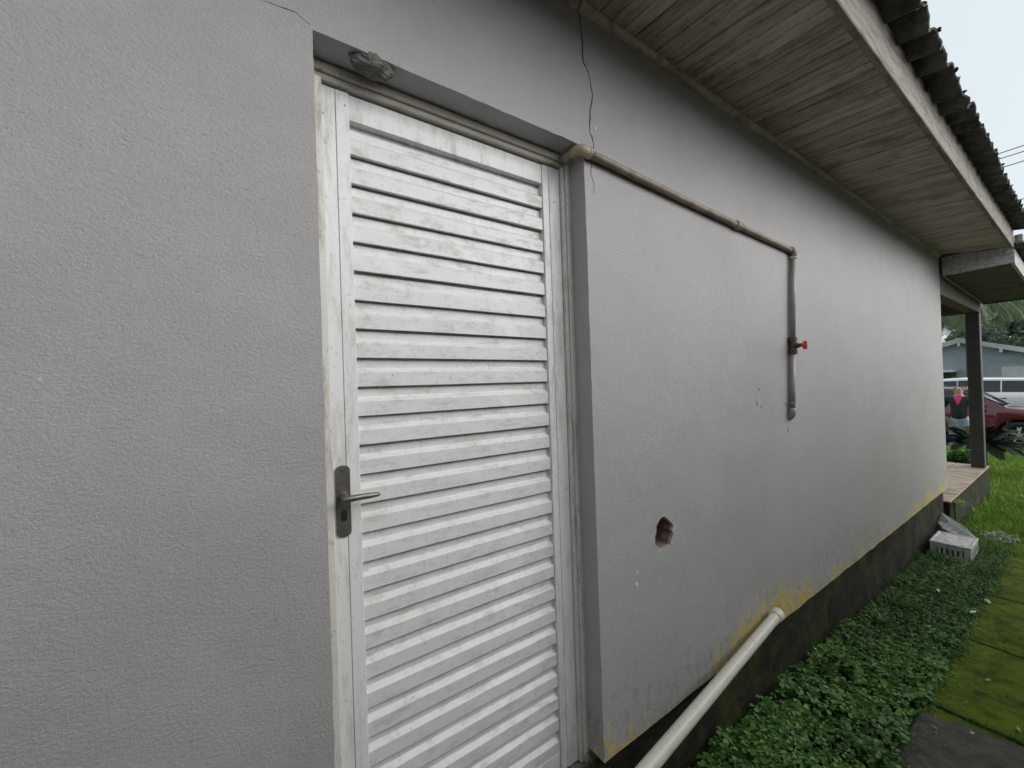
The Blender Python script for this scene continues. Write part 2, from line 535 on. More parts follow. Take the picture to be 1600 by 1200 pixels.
def soup(name, verts, faces_per, mat, parent=None, smooth=False):
    """numpy vertices (n,3) and faces (m,k) -> one mesh, fast."""
    me = bpy.data.meshes.new(name)
    kk = faces_per.shape[1]
    me.vertices.add(len(verts))
    me.vertices.foreach_set('co', np.asarray(verts, dtype=np.float32).ravel())
    me.loops.add(faces_per.size)
    me.loops.foreach_set('vertex_index', faces_per.astype(np.int32).ravel())
    me.polygons.add(len(faces_per))
    me.polygons.foreach_set('loop_start', np.arange(0, faces_per.size, kk, dtype=np.int32))
    me.update(calc_edges=True)
    me.validate()
    if smooth:
        me.polygons.foreach_set('use_smooth', [True] * len(me.polygons))
    me.materials.append(mat)
    o = bpy.data.objects.new(name, me)
    col.objects.link(o)
    if parent is not None:
        o.parent = parent
    return o
def tag(o, label=None, cat=None, group=None, kind=None):
    if label: o['label'] = label
    if cat: o['category'] = cat
    if group: o['group'] = group
    if kind: o['kind'] = kind
    return o
def empty(name, loc=(0, 0, 0)):
    o = bpy.data.objects.new(name, None)
    o.location = loc
    o.empty_display_size = 0.1
    col.objects.link(o)
    return o
def child(o, parent):
    """parent keeping the child's coordinates (the parent's own transform is a pure translation)."""
    o.parent = parent
    o.matrix_parent_inverse = Matrix.Translation(-Vector(parent.location))
    return o
def piece(name, mesh, loc, parent, rot=(0, 0, 0)):
    o = bpy.data.objects.new(name, mesh)
    o.location = loc
    o.rotation_euler = rot
    col.objects.link(o)
    if parent is not None:
        o.parent = parent
        o.matrix_parent_inverse = Matrix.Translation(-parent_loc(parent))
    return o
def Zr(z):
    return z + EYE

# ------------------------------------------------------------------ the setting
def axis(vals):
    return sorted(set(round(v, 4) for v in vals))
gx = axis([-300, -120, -50, -20, -10] + list(np.arange(-6, 20, 0.25)) + [22, 26, 32, 40, 60, 100, 180, 400])
gy = axis([-300, -120, -50, -20, -10] + list(np.arange(-6, 8, 0.25)) + [10, 14, 20, 40, 80, 160, 300])
vs = []
for x in gx:
    for y in gy:
        n = mnoise.noise(Vector((x * 1.3, y * 1.3, 0))) * 0.018
        if abs(x) > 30 or abs(y) > 30:
            n = 0
        vs.append((x, y, zg(x) + n - 0.012))
ny = len(gy)
fs = [(i * ny + j, (i + 1) * ny + j, (i + 1) * ny + j + 1, i * ny + j + 1) for i in range(len(gx) - 1) for j in range(ny - 1)]
g = MB().add(vs, fs).build('ground', M['ground'], smooth=True)
tag(g, kind='structure')

# paved drive where the cars stand
rv, rf = [], []
ry = [-60, -30, -10, 0, 5, 10, 30, 60]
for i, y in enumerate(ry):
    for x in (16.9, 17.05, 24.5):
        rv.append((x + 0.15 * math.sin(y), y, zg(16) + 0.03))
for i in range(len(ry) - 1):
    for j in range(2):
        rf.append((i * 3 + j, (i + 1) * 3 + j, (i + 1) * 3 + j + 1, i * 3 + j + 1))
road = MB().add(rv, rf).build('road', M['road'])
tag(road, kind='structure')

# concrete path: cast slabs with open joints
path = empty('path', (0, 0, 0))
tag(path, kind='structure')
x = 2.85 - 0.95 * 6
while x < 6.0:
    for (ya, yb) in ((-0.42, 0.53),):
        L = 0.95
        mb = MB()
        nx_, ny_ = 14, 14
        top = []
        tilt = rnd.uniform(-0.006, 0.006)
        for i in range(nx_ + 1):
            for j in range(ny_ + 1):
                u, v = i / nx_, j / ny_
                gp = 0.012 if abs(x - 2.85) < 0.01 or abs(x - 1.9) < 0.01 else 0.005
                px, py = x + gp + u * (L - 2 * gp), ya + v * (yb - ya)
                if j in (0, ny_):
                    py += 0.018 * mnoise.noise(Vector((px * 9, py, 4)))
                if i in (0, nx_):
                    px += 0.008 * mnoise.noise(Vector((px, py * 9, 9)))
                e = min(u, 1 - u, v, 1 - v)
                zz = zg(px) + 0.028 + 0.004 * mnoise.noise(Vector((px * 5, py * 5, 1))) + tilt * (u - 0.5) - (0.008 if e == 0 else 0)
                top.append((px, py, zz))
        k1 = ny_ + 1
        mb.add(top, [(i * k1 + j, (i + 1) * k1 + j, (i + 1) * k1 + j + 1, i * k1 + j + 1) for i in range(nx_) for j in range(ny_)])
        ring = [i * k1 for i in range(nx_ + 1)] + [nx_ * k1 + j for j in range(1, k1)] + [i * k1 + ny_ for i in range(nx_ - 1, -1, -1)] + [j for j in range(ny_ - 1, 0, -1)]
        base = len(mb.v)
        mb.v += [(mb.v[i][0], mb.v[i][1], mb.v[i][2] - 0.07) for i in ring]
        n = len(ring)
        mb.f += [(ring[i], ring[(i + 1) % n], base + (i + 1) % n, base + i) for i in range(n)]
        mb.build('slab', M['slab'], path, smooth=False)
    x += 0.95

# ------------------------------------------------------------------ the house
house = empty('house', (3.0, 1.0, BASE))
tag(house, 'grey plastered single storey house with a louvred door and corrugated eaves', 'house')
WY = 1.0
X0, X1 = -3.2, 6.68
OPL, OPR, OPT = 0.1435, 1.0095, Zr(0.845)
TOP = Zr(1.50)

def jit(a, b, n, amp, seed, nrm):
    """points from a to b (2-D) with small irregularity along nrm; ends kept."""
    o = []
    for i in range(n):
        t = i / n
        d = amp * mnoise.noise(Vector((a[0] * 3 + t * 37, a[1] * 3 + seed, seed))) if 0 < i else 0
        o.append((a[0] + (b[0] - a[0]) * t + nrm[0] * d, a[1] + (b[1] - a[1]) * t + nrm[1] * d))
    return o
outer = []
outer += jit((X0, BASE), (OPL, BASE), 20, 0.004, 1, (0, 1))
outer += jit((OPL, BASE), (OPL, OPT), 40, 0.0022, 2, (1, 0))
outer += jit((OPL, OPT), (OPR, OPT), 26, 0.003, 3, (0, 1))
outer += jit((OPR, OPT), (OPR, BASE + 0.004), 110, 0.0026, 4, (1, 0))
outer += jit((OPR, BASE + 0.004), (X1, BASE), 160, 0.009, 5, (0, 1))
outer += [(X1, BASE), (X1, TOP), (X0, TOP)]
outer = [p for i, p in enumerate(outer) if i == 0 or (abs(p[0] - outer[i - 1][0]) + abs(p[1] - outer[i - 1][1])) > 1e-5]

def crack_poly(pts, widths):
    L_, R_ = [], []
    fine, fw_ = [], []
    for i in range(len(pts) - 1):
        for s in range(5):
            t = s / 5
            fine.append((pts[i][0] * (1 - t) + pts[i + 1][0] * t + rnd.uniform(-1, 1) * 0.0034 * (s > 0),
                         pts[i][1] * (1 - t) + pts[i + 1][1] * t))
            fw_.append(widths[i] * (1 - t) + widths[i + 1] * t)
    fine.append(pts[-1])
    fw_.append(widths[-1])
    n = len(fine)
    for i in range(n):
        a, b = fine[max(i - 1, 0)], fine[min(i + 1, n - 1)]
        dx, dz = b[0] - a[0], b[1] - a[1]
        l = math.hypot(dx, dz)
        wv = fw_[i] * (0.6 + 0.8 * rnd.random()) / 2
        if i in (0, n - 1):
            wv = 0.00025
        L_.append((fine[i][0] - dz / l * wv, fine[i][1] + dx / l * wv))
        R_.append((fine[i][0] + dz / l * wv, fine[i][1] - dx / l * wv))
    return L_ + R_[::-1]
ck1 = crack_poly([(1.0116, Zr(1.334)), (1.0163, Zr(1.256)), (1.021, Zr(1.155)), (1.048, Zr(1.12)), (1.064, Zr(1.045)), (1.047, Zr(0.969)),
                  (1.042, Zr(0.9085)), (1.062, Zr(0.869)), (1.049, Zr(0.807)), (1.041, Zr(0.758)), (1.055, Zr(0.715)), (1.053, Zr(0.680))],
                 [0.0068, 0.0064, 0.0072, 0.0060, 0.0056, 0.0056, 0.0048, 0.0052, 0.0036, 0.0032, 0.0024, 0.0012])
ck2 = crack_poly([(0.03, Zr(0.862)), (0.08, Zr(0.8655)), (0.113, Zr(0.869)), (0.1385, Zr(0.853))], [0.0014, 0.0020, 0.0018, 0.0012])
HC = (1.391, Zr(-0.62))
hole = []
for i in range(26):
    a = 2 * math.pi * i / 26
    rr = 0.063 * (0.98 + 0.2 * mnoise.noise(Vector((math.cos(a) * 2.3, math.sin(a) * 2.3, 3.3))) + rnd.uniform(-0.06, 0.05))
    hole.append((HC[0] + rr * math.cos(a), HC[1] + rr * 1.02 * math.sin(a)))

def wall_mesh():
    loops = [outer, hole, ck1, ck2]
    flat = [p for l in loops for p in l]
    tri = tessellate_polygon([[Vector((a, b, 0)) for a, b in l] for l in loops])
    mb = MB()
    mb.add([(a, WY, b) for a, b in flat], [tuple(t) for t in tri])
    # thickness: every outline runs back into the wall
    o = 0
    for l, dep in zip(loops, (0.17, 0.05, 0.05, 0.03)):
        n = len(l)
        c = 0.0035 if l is outer else 0.002
        cx = sum(p[0] for p in l) / n
        cz = sum(p[1] for p in l) / n
        b0 = len(mb.v)
        mb.v += [(a, WY + dep, b) for a, b in l]
        mb.f += [(o + i, o + (i + 1) % n, b0 + (i + 1) % n, b0 + i) for i in range(n)]
        if l is ck1 or l is ck2:
            half = n // 2
            mb.f += [(b0 + i, b0 + i + 1, b0 + n - 2 - i, b0 + n - 1 - i) for i in range(half - 1)]
        o += n
    return mb
wall = wall_mesh().build('wall', M['wall'], house)
# return wall along the porch side
MB().box(X1 - 0.14, X1 - 0.002, WY + 0.172, 6.0, BASE, TOP).build('porch_side_wall', M['wall'], house)
# broken-out hole: rough brick lining and back
mb = MB()
n = len(hole)
ring0 = [(HC[0] + (a - HC[0]) * 0.985, WY + 0.012, HC[1] + (b - HC[1]) * 0.985) for a, b in hole]
ring1 = [(HC[0] + (a - HC[0]) * (0.95 + rnd.uniform(-0.05, 0.03)), WY + 0.07, HC[1] + (b - HC[1]) * (0.95 + rnd.uniform(-0.05, 0.03))) for a, b in hole]
ring2 = [(HC[0] + (a - HC[0]) * 0.92, WY + 0.26, HC[1] + (b - HC[1]) * 0.92) for a, b in hole]
mb.add(ring0 + ring1 + ring2, [(r * n + i, r * n + (i + 1) % n, (r + 1) * n + (i + 1) % n, (r + 1) * n + i) for r in range(2) for i in range(n)] + [tuple(2 * n + i for i in range(n))])
hl = mb.build('hole_lining', M['brick_inside'], house)
hl['label'] = 'rough reddish brick showing inside the hole in the wall'
def lump(name, mat, c, rad, seed, parent, sub=3, amp=0.35, freq=2.2):
    import bmesh
    bm = bmesh.new()
    bmesh.ops.create_icosphere(bm, subdivisions=sub, radius=1.0)
    for v in bm.verts:
        p = v.co.copy()
        d = 1 + amp * mnoise.fractal(p * freq + Vector((seed, seed * 2, 0)), 1.0, 2.0, 4)
        v.co = Vector((c[0] + p.x * rad[0] * d, c[1] + p.y * rad[1] * d, c[2] + p.z * rad[2] * d))
    me = bpy.data.meshes.new(name)
    bm.to_mesh(me)
    bm.free()
    me.materials.append(mat)
    o = bpy.data.objects.new(name, me)
    col.objects.link(o)
    if parent is not None:
        o.parent = parent
        o.matrix_parent_inverse = Matrix.Translation(-parent_loc(parent))
    return o
lump('mortar_patch', M['mortar'], (0.287, WY + 0.031, Zr(0.846)), (0.054, 0.031, 0.031), 2.0, house, 5, 0.22, 1.7)
for (cx, cz, rx, rz, sd_) in [(1.048 + 0.022, Zr(0.925), 0.006, 0.010, 1), (1.217, Zr(-0.735), 0.007, 0.011, 2), (1.209, Zr(-0.776), 0.009, 0.012, 3),
                              (2.24, Zr(-0.06), 0.008, 0.012, 4), (2.22, Zr(-0.13), 0.010, 0.016, 5), (2.26, Zr(-0.15), 0.006, 0.007, 6),
                              (2.57, Zr(-0.30), 0.012, 0.016, 7)]:
    lump('plaster_chip', M['plaster_chip'] if sd_ < 4 else M['wall'], (cx, WY, cz), (rx, 0.0035, rz), sd_ * 3.1, house, 2, 0.6, 2.0)

for q in range(9):
    a = rnd.uniform(-1.4, 1.3) if q < 6 else rnd.uniform(-2.4, -0.7)
    rr = rnd.uniform(0.066, 0.078)
    lump('plaster_chip', M['plaster_chip'], (HC[0] + rr * math.cos(a), WY + 0.001, HC[1] + rr * math.sin(a)), (rnd.uniform(0.003, 0.007), 0.0025, rnd.uniform(0.003, 0.007)), q * 2.3 + 40, house, 2, 0.6, 2.0)
# plinth under the painted wall
pv, pf = [], []
nx_ = 120
for i in range(nx_ + 1):
    xx = X0 + (X1 - X0) * i / nx_
    for j, t in enumerate((0, 0.25, 0.5, 0.75, 1.0)):
        pv.append((xx, WY + 0.035 + 0.014 * mnoise.noise(Vector((xx * 4, t * 2, 0))) - 0.02 * (1 - t), BASE - 0.002 + (1 - t) * (-0.75) + 0.0))
for i in range(nx_):
    for j in range(4):
        pf.append((i * 5 + j, (i + 1) * 5 + j, (i + 1) * 5 + j + 1, i * 5 + j + 1))
mb = MB().add(pv, pf)
mb.box(X0, X1 - 0.01, WY + 0.07, WY + 0.18, BASE - 0.9, BASE - 0.13)
mb.build('plinth', M['plinth'], house)
mb = MB().box(OPL - 0.02, OPR + 0.02, WY + 0.012, WY + 0.17, BASE - 0.12, BASE - 0.049, 0.004)
mb.build('door_sill', M['mortar'], house)
DB = BASE - 0.048
# door frame
frame = empty('door_frame')
frame.parent = house
frame.matrix_parent_inverse = Matrix.Translation(-Vector(house.location))
FY = WY + 0.08
MB().box(0.1465, 0.1715, FY, FY + 0.07, DB, Zr(0.803), 0.002).build('jamb', M['frame'], frame)
MB().box(0.9775, 0.9915, FY + 0.006, FY + 0.07, DB + 0.003, Zr(0.803), 0.0015).build('jamb', M['frame'], frame)
MB().box(0.9922, 1.0125, FY - 0.003, FY + 0.07, DB + 0.003, Zr(0.843), 0.003).build('jamb', M['frame'], frame)
MB().box(0.1465, 0.9915, FY + 0.009, FY + 0.07, Zr(0.8035), Zr(0.8195), 0.002).build('head_stop', M['head'], frame)
MB().box(0.1465, 0.9915, FY - 0.001, FY + 0.07, Zr(0.820), Zr(0.843), 0.003).build('head', M['head'], frame)

# door leaf
door = empty('door', (0, 0, 0))
door.parent = house
door.matrix_parent_inverse = Matrix.Translation(-Vector(house.location))
DY = WY + 0.10
MB().box(0.1725, 0.2060, DY, DY + 0.03, DB + 0.008, Zr(0.797), 0.0012).build('stile', M['door'], door)
MB().box(0.2068, 0.2405, DY - 0.0012, DY + 0.03, DB + 0.008, Zr(0.797), 0.0012).build('stile', M['door'], door)
MB().box(0.8975, 0.9255, DY, DY + 0.03, DB + 0.008, Zr(0.797), 0.0012).build('stile', M['door'], door)
MB().box(0.9263, 0.9755, DY - 0.0012, DY + 0.03, DB + 0.008, Zr(0.797), 0.0012).build('stile', M['door'], door)
MB().box(0.2412, 0.8968, DY + 0.004, DY + 0.03, Zr(0.7285), Zr(0.797), 0.001).build('top_rail', M['door'], door)
PITCH, ZB0 = 0.0783, Zr(0.638)
sp = [(DY + 0.0285, PITCH - 0.0085), (DY + 0.0205, PITCH - 0.0048), (DY + 0.0199, PITCH - 0.006), (DY + 0.0196, PITCH * 0.665), (DY + 0.0188, PITCH * 0.645),
      (DY + 0.0068, PITCH * 0.515), (DY + 0.0057, PITCH * 0.495), (DY + 0.0055, 0.0012), (DY + 0.0064, 0.0), (DY + 0.0265, 0.003), (DY + 0.0285, 0.008)]
def slat_mesh(seed):
    r2 = random.Random(seed)
    dn, dx0 = r2.uniform(0.0008, 0.003), r2.uniform(0.3, 0.85)
    mb = MB()
    xs = [0.2412 + (0.8968 - 0.2412) * i / 24 for i in range(25)]
    vs, fs = [], []
    for i, xx in enumerate(xs):
        wob = 0.0006 * mnoise.noise(Vector((xx * 7, seed * 1.7, 0)))
        dent = dn * math.exp(-((xx - dx0) / 0.03) ** 2)
        for (yy, zz) in sp:
            vs.append((xx, yy + wob + (dent if 0.003 < zz < PITCH * 0.6 else 0) + 0.0005 * mnoise.noise(Vector((xx * 20, zz * 60, seed))), zz + 0.0006 * mnoise.noise(Vector((xx * 5, 3, seed)))))
    m = len(sp)
    for i in range(24):
        for j in range(m):
            fs.append((i * m + j, i * m + (j + 1) % m, (i + 1) * m + (j + 1) % m, (i + 1) * m + j))
    fs.append(tuple(range(m)))
    fs.append(tuple(24 * m + j for j in range(m))[::-1])
    mb.add(vs, fs)
    o = mb.build('slat', M['slat'], door)
    return o
proto = [slat_mesh(s) for s in range(9)]
for kk in range(26):
    if kk < 9:
        o = proto[kk]
    else:
        o = bpy.data.objects.new('slat', proto[(kk * 4) % 9].data)
        col.objects.link(o)
        o.parent = door
    o.location = (0, rnd.uniform(-0.0008, 0.0008), ZB0 - PITCH * kk + rnd.uniform(-0.0014, 0.0014))
    o.rotation_euler = (0, rnd.uniform(-0.0022, 0.0022), 0)
MB().box(0.2412, 0.8968, DY + 0.006, DY + 0.03, DB + 0.008, ZB0 - PITCH * 25 - 0.001, 0.001).build('bottom_rail', M['door'], door) if ZB0 - PITCH * 25 - 0.001 > DB + 0.012 else None
MB().box(0.19, 0.96, DY + 0.0286, DY + 0.0299, DB + 0.02, Zr(0.79)).build('back_panel', M['door'], door)

# handle: rounded plate with key slot, lever
def plate_mesh():
    cx, z0, z1, hw = 0.1962, Zr(-0.377), Zr(-0.192), 0.0178
    o = []
    for i in range(13):
        a = math.pi * i / 12
        o.append((cx + hw * math.cos(a), z1 - 0.012 + 0.012 * math.sin(a)))
    for i in range(13):
        a = math.pi + math.pi * i / 12
        o.append((cx + hw * math.cos(a), z0 + 0.012 + 0.012 * math.sin(a)))
    kz, kw, kh = Zr(-0.3225), 0.0075, 0.0075
    hl_ = []
    for i in range(9):
        a = math.pi * i / 8
        hl_.append((cx + kw * math.cos(a), kz + kh + kw * math.sin(a)))
    for i in range(9):
        a = math.pi + math.pi * i / 8
        hl_.append((cx + kw * math.cos(a), kz - kh + kw * math.sin(a)))
    flat = o + hl_
    tri = tessellate_polygon([[Vector((a, b, 0)) for a, b in l] for l in (o, hl_)])
    mb = MB()
    yf, yb = DY - 0.0045, DY - 0.0014
    mb.add([(a, yf, b) for a, b in flat], [tuple(t) for t in tri])
    off = 0
    for l in (o, hl_):
        n = len(l)
        b0 = len(mb.v)
        mb.v += [(a, yb, b) for a, b in l]
        mb.f += [(off + i, off + (i + 1) % n, b0 + (i + 1) % n, b0 + i) for i in range(n)]
        off += n
    return mb
plate_mesh().build('handle_plate', M['metal'], door)
MB().box(0.187, 0.205, DY - 0.0026, DY - 0.0016, Zr(-0.34), Zr(-0.305)).build('key_slot', M['black'], door)
for zz in (Zr(-0.2035), Zr(-0.366)):
    MB().tube([(0.1962, DY - 0.004, zz), (0.1962, DY - 0.0062, zz)], [0.0042, 0.0032], 12).build('screw', M['chrome'], door)
lz = Zr(-0.270)
MB().tube([(0.1962, DY - 0.003, lz), (0.1962, DY - 0.012, lz), (0.1962, DY - 0.0125, lz), (0.1962, DY - 0.045, lz)], [0.0125, 0.0125, 0.0095, 0.0085], 18).build('handle_neck', M['metal'], door, smooth=False)
pts = [(0.184, DY - 0.046, lz), (0.190, DY - 0.050, lz + 0.0005), (0.205, DY - 0.051, lz + 0.001), (0.225, DY - 0.050, lz + 0.001), (0.250, DY - 0.049, lz), (0.272, DY - 0.047, lz - 0.001), (0.279, DY - 0.0465, lz - 0.001)]
MB().tube(pts, [0.006, 0.0088, 0.0085, 0.0078, 0.0074, 0.0058, 0.003], 16).build('handle_lever', M['metal'], door, smooth=True)

# soffit boards, running out from the wall
soffit = empty('soffit')
soffit.parent = house
soffit.matrix_parent_inverse = Matrix.Translation(-Vector(house.location))
SW, SO = Zr(1.346), Zr(1.306)            # height at the wall and at the outer edge
YO = 0.488
sl = math.atan2(SW - SO, WY - YO)
def plank_mesh(wd, seed):
    mb = MB()
    L = (WY - YO) / math.cos(sl)
    n = 10
    vs, fs = [], []
    for i in range(n + 1):
        y = -L * i / n
        dz = 0.0012 * mnoise.noise(Vector((i * 0.5, seed * 3.3, 0)))
        for (px, pz) in ((0, 0.0025), (0.0025, 0), (wd - 0.0025, 0), (wd, 0.0025), (wd, 0.011), (0, 0.011)):
            e = 0.0006 * mnoise.noise(Vector((i * 1.1, seed * 5.1, px * 50)))
            vs.append((px + e, y, pz + dz))
    for i in range(n):
        for j in range(6):
            fs.append((i * 6 + j, i * 6 + (j + 1) % 6, (i + 1) * 6 + (j + 1) % 6, (i + 1) * 6 + j))
    fs += [tuple(range(6)), tuple(n * 6 + j for j in range(6))[::-1]]
    mb.add(vs, fs)
    o = mb.build('plank', M['soffit'])
    return o
PW = 0.061
base_planks = [plank_mesh(PW, s) for s in range(6)]
px, i = -2.0, 0
while px < X1 - 0.02:
    if i < 6:
        o = base_planks[i]
    else:
        o = bpy.data.objects.new('plank', base_planks[rnd.randrange(6)].data)
        col.objects.link(o)
    o.parent = soffit
    o.location = (px, WY - 0.001, SW + rnd.uniform(-0.0022, 0.0022))
    o.rotation_euler = (sl, 0, rnd.uniform(-0.002, 0.002))
    px += PW + rnd.choice((0.0018, 0.0028, 0.004, 0.0055))
    i += 1
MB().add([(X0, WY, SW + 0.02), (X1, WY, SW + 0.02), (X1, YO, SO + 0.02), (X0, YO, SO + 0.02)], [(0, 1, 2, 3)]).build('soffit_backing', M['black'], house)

# quarter-round moulding in the corner, in lengths with open joints
px = -2.0
for L in (1.55, 1.447, 1.02, 1.63, 1.22, 0.82, 0.97):
    a, b = px + 0.002, min(px + L - 0.004, X1)
    poly = [(WY - 0.001, SW - 0.0025), (WY - 0.027, SW - 0.0035)] + [(WY - 0.001 - 0.026 * math.cos(t), SW - 0.0045 - 0.022 * math.sin(t)) for t in (0.35, 0.7, 1.05, 1.4)] + [(WY - 0.001, SW - 0.0275)]
    MB().prism(poly, a, b, 'x').build('moulding', M['mould'], house)
    px += L

# fascia board
f0, f1 = YO - 0.026, YO - 0.0005
px = -2.5
for L in (3.4, 3.0, 2.79):
    mb = MB()
    n = 24
    vs, fs = [], []
    for i in range(n + 1):
        xx = px + 0.001 + (L - 0.002) * i / n
        d = 0.003 * mnoise.noise(Vector((xx * 2.5, 0, 0)))
        vs += [(xx, f0 + 0.003, SO - 0.036 + d), (xx, f1, SO - 0.035 + d), (xx, f1, SO + 0.17), (xx, f0, SO + 0.17), (xx, f0, SO - 0.032 + d)]
    for i in range(n):
        for j in range(5):
            fs.append((i * 5 + j, i * 5 + (j + 1) % 5, (i + 1) * 5 + (j + 1) % 5, (i + 1) * 5 + j))
    fs += [tuple(range(5)), tuple(n * 5 + j for j in range(5))[::-1]]
    mb.add(vs, fs).build('fascia_board', M['fascia'], house)
    px += L

# corrugated roof sheets
roof = empty('roof')
roof.parent = house
roof.matrix_parent_inverse = Matrix.Translation(-Vector(house.location))
def sheet(x0, waves, y0, y1, z0, slope, parent, name, seed=0, lift=0.0):
    P_, A_, T_ = 0.1765, 0.0255, 0.007
    nx_ = waves * 12
    ys = [y0, y0 + 0.02, y0 + 0.06, y0 + 0.2, y0 + 0.6, y1]
    vs, fs = [], []
    for j, y in enumerate(ys):
        for i in range(nx_ + 1):
            ph = i / 12
            xx = x0 + ph * P_
            yy = y
            if j == 0:
                yy += 0.014 * mnoise.noise(Vector((xx * 26, seed, 0))) + 0.012 * mnoise.noise(Vector((xx * 8, seed, 5)))
            zz = z0 + (y - y0) * slope + A_ * math.cos(2 * math.pi * ph) + lift
            rough = 0.004 * mnoise.noise(Vector((xx * 30, y * 30, seed))) if j < 3 else 0
            vs.append((xx, yy, zz + rough + (0.006 * max(0, mnoise.noise(Vector((xx * 40, seed, 8)))) if j == 0 else 0)))
    m = nx_ + 1
    tot = len(vs)
    vs += [(a, b + (0.004 if q < m else 0), c - T_) for q, (a, b, c) in enumerate(vs)]
    for j in range(len(ys) - 1):
        for i in range(nx_):
            a = j * m + i
            fs.append((a, a + 1, a + m + 1, a + m))
            fs.append((tot + a, tot + a + m, tot + a + m + 1, tot + a + 1))
    for i in range(nx_):
        fs.append((i, tot + i, tot + i + 1, i + 1))
        e = (len(ys) - 1) * m + i
        fs.append((e, e + 1, tot + e + 1, tot + e))
    for j in range(len(ys) - 1):
        for e in (j * m, j * m + nx_):
            fs.append((e, e + m, tot + e + m, tot + e))
    mb = MB().add(vs, fs)
    return mb.build(name, M['fibre'], parent)
RZ = Zr(1.462)
px = 2.318 - 0.1765 * 24
i = 0
while px < X1 - 0.1:
    wv = 6 if px + 6 * 0.1765 < X1 + 0.3 else max(1, int((X1 + 0.12 - px) / 0.1765))
    sheet(px, wv, 0.352 + rnd.uniform(-0.006, 0.006), 2.0, RZ, 0.17, roof, 'roof_sheet', i, 0.008 * (i % 2))
    px += wv * 0.1765 - 0.0
    i += 1
# moss and debris tufts caught along the sheet ends
for j in range(16):
    xx = rnd.uniform(1.2, 6.4)
    ph = (xx - 2.318) / 0.1765
    zz = RZ + 0.0255 * math.cos(2 * math.pi * ph) + 0.012
    lump('moss_tuft', M['plinth'], (xx, 0.353, zz), (rnd.uniform(0.008, 0.016), 0.010, rnd.uniform(0.005, 0.010)), j * 1.3, roof, 2, 0.7, 2.5)

# porch: slab, stone tiles, column, beams, lower roof
PF = Zr(-1.50)
PX0, PX1, PYB = X1 + 0.002, 9.62, 4.2
porch_floor = MB().box(PX0, PX1, WY - 0.012, PYB, PF - 0.6, PF - 0.018).build('porch_floor', M['plinth'], house)
ty = WY - 0.02
row = 0
while ty < PYB - 0.05:
    tw = (0.36, 0.42, 0.33, 0.40)[row % 4]
    tx = PX0 + 0.004
    kcol = row
    while tx < PX1 - 0.03:
        tl = (0.44, 0.30, 0.52, 0.38, 0.47)[kcol % 5]
        xe = min(tx + tl, PX1)
        MB().box(tx + 0.004, xe - 0.004, ty + 0.004, min(ty + tw, PYB) - 0.004, PF - 0.0185, PF + rnd.uniform(-0.003, 0.003), 0.003).build('stone_tile', M['tile'], porch_floor)
        tx = xe
        kcol += 1
    ty += tw
    row += 1
CX0, CX1 = 9.34, 9.50
MB().box(CX0, CX1, WY, WY + 0.142, PF, Zr(0.902), 0.006).build('porch_column', M['column'], house)
MB().box(X1 + 0.003, CX1 + 0.02, WY + 0.002, WY + 0.14, Zr(0.905), Zr(1.115), 0.004).build('porch_beam', M['porch_wood'], house)
MB().box(CX0 + 0.01, CX1 - 0.005, WY + 0.143, PYB, Zr(0.905), Zr(1.10), 0.004).build('porch_beam', M['porch_wood'], house)
MB().box(X1 + 0.003, CX0, WY + 0.143, PYB, Zr(1.105), Zr(1.13)).build('porch_ceiling', M['porch_wood'], house)
def pz(x):
    return Zr(1.128) + (x - 6.72) * (-0.022)
# lower soffit boards
psof = empty('porch_soffit')
psof.parent = house
psof.matrix_parent_inverse = Matrix.Translation(-Vector(house.location))
px = X1 + 0.105
while px < 9.66:
    MB().box(px, px + 0.118, 0.492, WY - 0.003, pz(px) + rnd.uniform(-0.002, 0.002), pz(px) + 0.014, 0.0025).build('plank', M['porch_wood'], psof)
    px += 0.122
MB().tube([(X1 + 0.11, WY - 0.014, pz(6.8) - 0.010), (9.62, WY - 0.014, pz(9.6) - 0.010)], 0.011, 8).build('moulding', M['mould'], house)
# boards closing the step between the two soffits
poly = [(0.466, Zr(1.135)), (WY - 0.012, Zr(1.120)), (WY - 0.012, Zr(1.225)), (0.466, Zr(1.232))]
MB().prism(poly, X1 + 0.070, X1 + 0.102, 'x').build('porch_end_board', M['fascia_white'], house)
poly = [(0.470, Zr(1.2335)), (WY - 0.012, Zr(1.2265)), (WY - 0.012, SW - 0.004), (0.470, SO - 0.003)]
MB().prism(poly, X1 + 0.064, X1 + 0.098, 'x').build('porch_end_board', M['fascia_white'], house)
poly = [(X1 + 0.1025, pz(X1) - 0.012), (9.68, pz(9.68) - 0.012), (9.68, pz(9.68) + 0.15), (X1 + 0.1025, pz(X1) + 0.15)]
MB().prism(poly, 0.464, 0.489, 'y').build('fascia_board', M['fascia_white'], house)
MB().box(9.665, 9.69, 0.49, WY - 0.01, pz(9.68) - 0.02, pz(9.68) + 0.15).build('fascia_board', M['porch_wood'], house)
MB().box(X1 - 0.02, X1 + 0.10, 0.40, 0.458, Zr(1.33), Zr(1.40), 0.006).build('gutter_end', M['fascia_white'], house)
for i in range(3):
    sheet(X1 + 0.12 + i * 6 * 0.1765, 6 if i < 2 else 5, 0.352, 1.3, Zr(1.315) - i * 0.023, 0.12, roof, 'porch_roof_sheet', 40 + i)
# closing wall above the soffit so no daylight leaks into the roof space
MB().box(X1 - 0.04, X1 + 0.06, YO + 0.01, WY + 0.4, SO + 0.025, Zr(1.42)).build('eave_stop', M['porch_wood'], house)
MB().box(X1 - 0.05, PX1, 1.15, PYB, Zr(1.14), Zr(1.30)).build('porch_roof_fill', M['porch_wood'], house)

